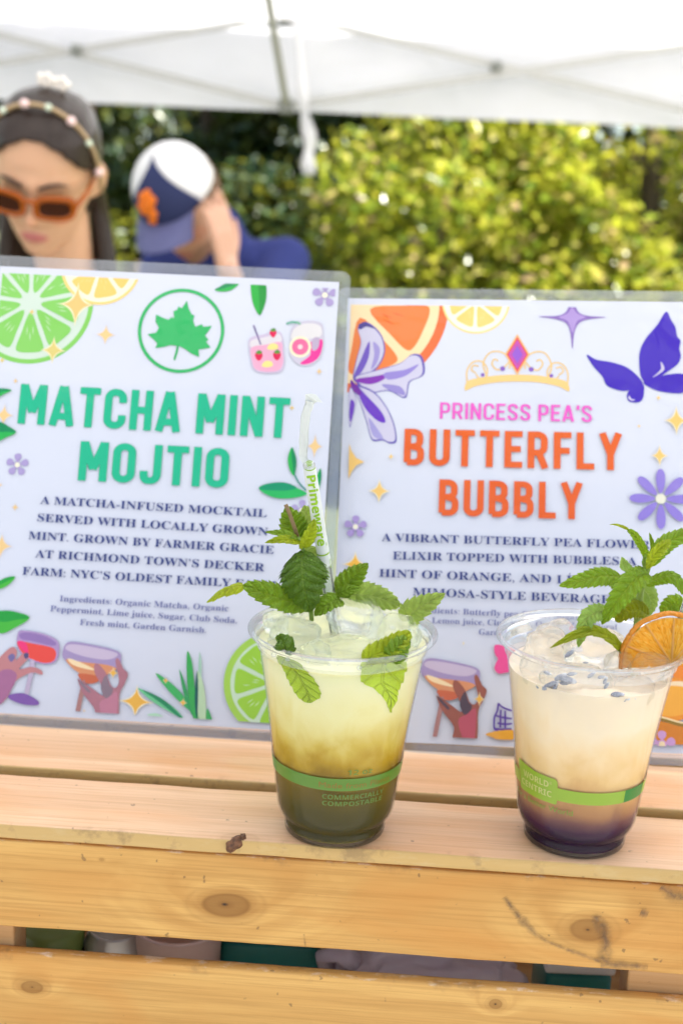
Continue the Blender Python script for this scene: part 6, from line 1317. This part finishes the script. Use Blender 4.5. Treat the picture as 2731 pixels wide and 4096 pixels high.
for k, (x, y, z) in enumerate(((-.006, -.035, .124), (.016, -.034, .122))):
    m = MB()
    for q in range(5): a = 2*pi*q/5; m.ball(WL @ Vector((x+.009*cos(a), y, z+.007*sin(a))), (.0055, .0055, .005), 2)
    fl = m.build('hair_flower', bm_, hbp, True)

# --- man in a trucker cap leaning on his hand
up_m, fw_m = Vector((-.37, -.62, .69)), Vector((-.22, -.68, -.70))
MC = atY(733, 812, 2.86); MF = frame(MC, up_m, fw_m)
base2 = Vector((MC.x+.06, MC.y+.25, GZ)); mo = thing('person', 'man in a navy and white trucker cap leaning his cheek on one hand', 'person', base2)
T2 = Matrix.Translation(-base2); ML = T2 @ MF; skn = MB(); shirt = MB(); trou = MB(); shoes = MB()
add_head(skn, MF, 1.04)
nk2 = atY(905, 985, 3.04); ch = nk2+Vector((.01, .03, -.19))
sr = atY(1140, 1050, 3.04); sl2 = atY(655, 1085, 3.06)
wr = atY(912, 1075, 2.76); el = atY(985, 1330, 2.84)
J = dict(pelvis=(ch.x, ch.y+.05, GZ+.96), chest=ch, neck=nk2, skull=MF @ Vector((0, -.03, -.05)), shl=sl2, shr=sr, ell=sl2+Vector((-.06, -.06, -.29)), elr=el, wrl=sl2+Vector((.06, -.26, -.34)), wrr=wr, _shoes=shoes)
body(skn, (shirt, trou), base2, J, 1.0)
cone_caps(shirt, nk2.lerp(ch, .1)+Vector((0, 0, -.01)), nk2+Vector((-.02, -.01, .035)), .075, .062)
hd = atY(872, 830, 2.745)-wr
hand(skn, wr, hd, (-.75, .55, .1), -1, .94, .16, .12); hand(skn, J['wrl'], (.4, -.9, .1), (.9, .3, -.3), 1, 1.0)
mskin = skin_mat('fair_skin', (.58, .33, .23), ML, 1.04, (.42, .15, .13), (.20, .105, .060))
fuse(skn, 'body', mskin, mo, .005, 3, base2)
navy = plain('navy_shirt', (.020, .030, .145), .85, .3, .12, 60, bump=.2)
fuse(shirt, 'shirt', navy, mo, .008, 3, base2); fuse(trou, 'trousers', plain('khaki_trousers', (.22, .18, .13), .9, .2, .1, 50), mo, .008, 3, base2); fuse(shoes, 'shoes', plain('black_shoe', (.03, .03, .03), .5, .4, .1, 40), mo, .006, 2, base2)
hb = hair_shell(ML, lambda p: (p.y < .015 and -.075 < p.z < .06 and not (p.y > -.03 and p.z < .005)), .010, 1.04); ho = hb.build('hair', hair_mat('light_brown_hair', (.12, .062, .030), .5), mo, True)
cap = bpy.data.objects.new('trucker_cap', None); COL.objects.link(cap); cap.parent = mo
mesh_w = plain('white_mesh', (.80, .80, .82), .8, .3, .05, 300, trans=.2); cap_n = plain('navy_twill', (.022, .030, .095), .8, .3, .08, 120); brim_n = plain('faded_navy_brim', (.095, .10, .22), .7, .35, .08, 60); emb = plain('orange_patch', (.72, .17, .012), .7, .3, .2, 150)
def dome(t, a, g=0): # t 0 at the button, 1 at the rim; a angle from straight ahead
    R1 = .094+g; q = t*pi/2*.97; return Vector((R1*.93*sin(q)*sin(a), .098*1.04*sin(q)*cos(a)+g*cos(a), .028+(.112+g)*(cos(q)**.85 if q < pi/2 else 0)))
nt_, na = 22, 64; m1_, m2_ = MB(), MB()
def half(t): return .14+1.02*t**1.1          # half angle of the front panel widens towards the brim
for (mbx, front) in ((m1_, True), (m2_, False)):
    for i in range(nt_+1):
        t = max(.0005, i/nt_); h_ = half(t)
        for j in range(na+1):
            a = (-h_+2*h_*j/na) if front else (h_+(2*pi-2*h_)*j/na); mbx.v.append(tuple(ML @ dome(t, a+.26*(1-t), .0012 if front else 0)))
    mbx.f = [(i*(na+1)+j, i*(na+1)+j+1, (i+1)*(na+1)+j+1, (i+1)*(na+1)+j) for i in range(nt_) for j in range(na)]; mbx.m = [0]*len(mbx.f)
for mbx, nm_, mt_ in ((m1_, 'front_panel', cap_n), (m2_, 'mesh_back', mesh_w)):
    o = mbx.build(nm_, mt_, cap, True); q = o.modifiers.new('thick', 'SOLIDIFY'); q.thickness = .0025; q.offset = -1
m = MB(); m.ball(ML @ Vector((0, 0, .141)), (.008, .008, .006), 2); m.build('button', mesh_w, cap, True)
m = MB(); nb = 24
for i in range(nb+1):
    for j in range(nb+1):
        a = -.92+1.84*i/nb; s = j/nb; p0 = dome(.985, a, .001); ln = .072*(1-.12*abs(a)**2)*max(0.05, cos(a*.62))**.5
        m.v.append(tuple(ML @ Vector((p0.x*(1+.02*s), p0.y+ln*s, p0.z-.004-.014*s*s-.030*(abs(p0.x)/.09)**2*s+.0))))
m.f = [(i*(nb+1)+j, (i+1)*(nb+1)+j, (i+1)*(nb+1)+j+1, i*(nb+1)+j+1) for i in range(nb) for j in range(nb)]; m.m = [0]*len(m.f)
o = m.build('brim', brim_n, cap, True); q = o.modifiers.new('thick', 'SOLIDIFY'); q.thickness = .003
m = MB(); rng = random.Random(3)
for (t, a, r) in ((.62, -.10, .012), (.72, .06, .013), (.66, .20, .010), (.80, -.14, .012), (.84, .08, .012), (.93, -.02, .011), (.74, -.26, .009), (.56, .08, .009)):
    p = ML @ dome(t, a-.12, .003); m.ball(p, r, 2)
fuse(m, 'patch', emb, cap, .003, 2)
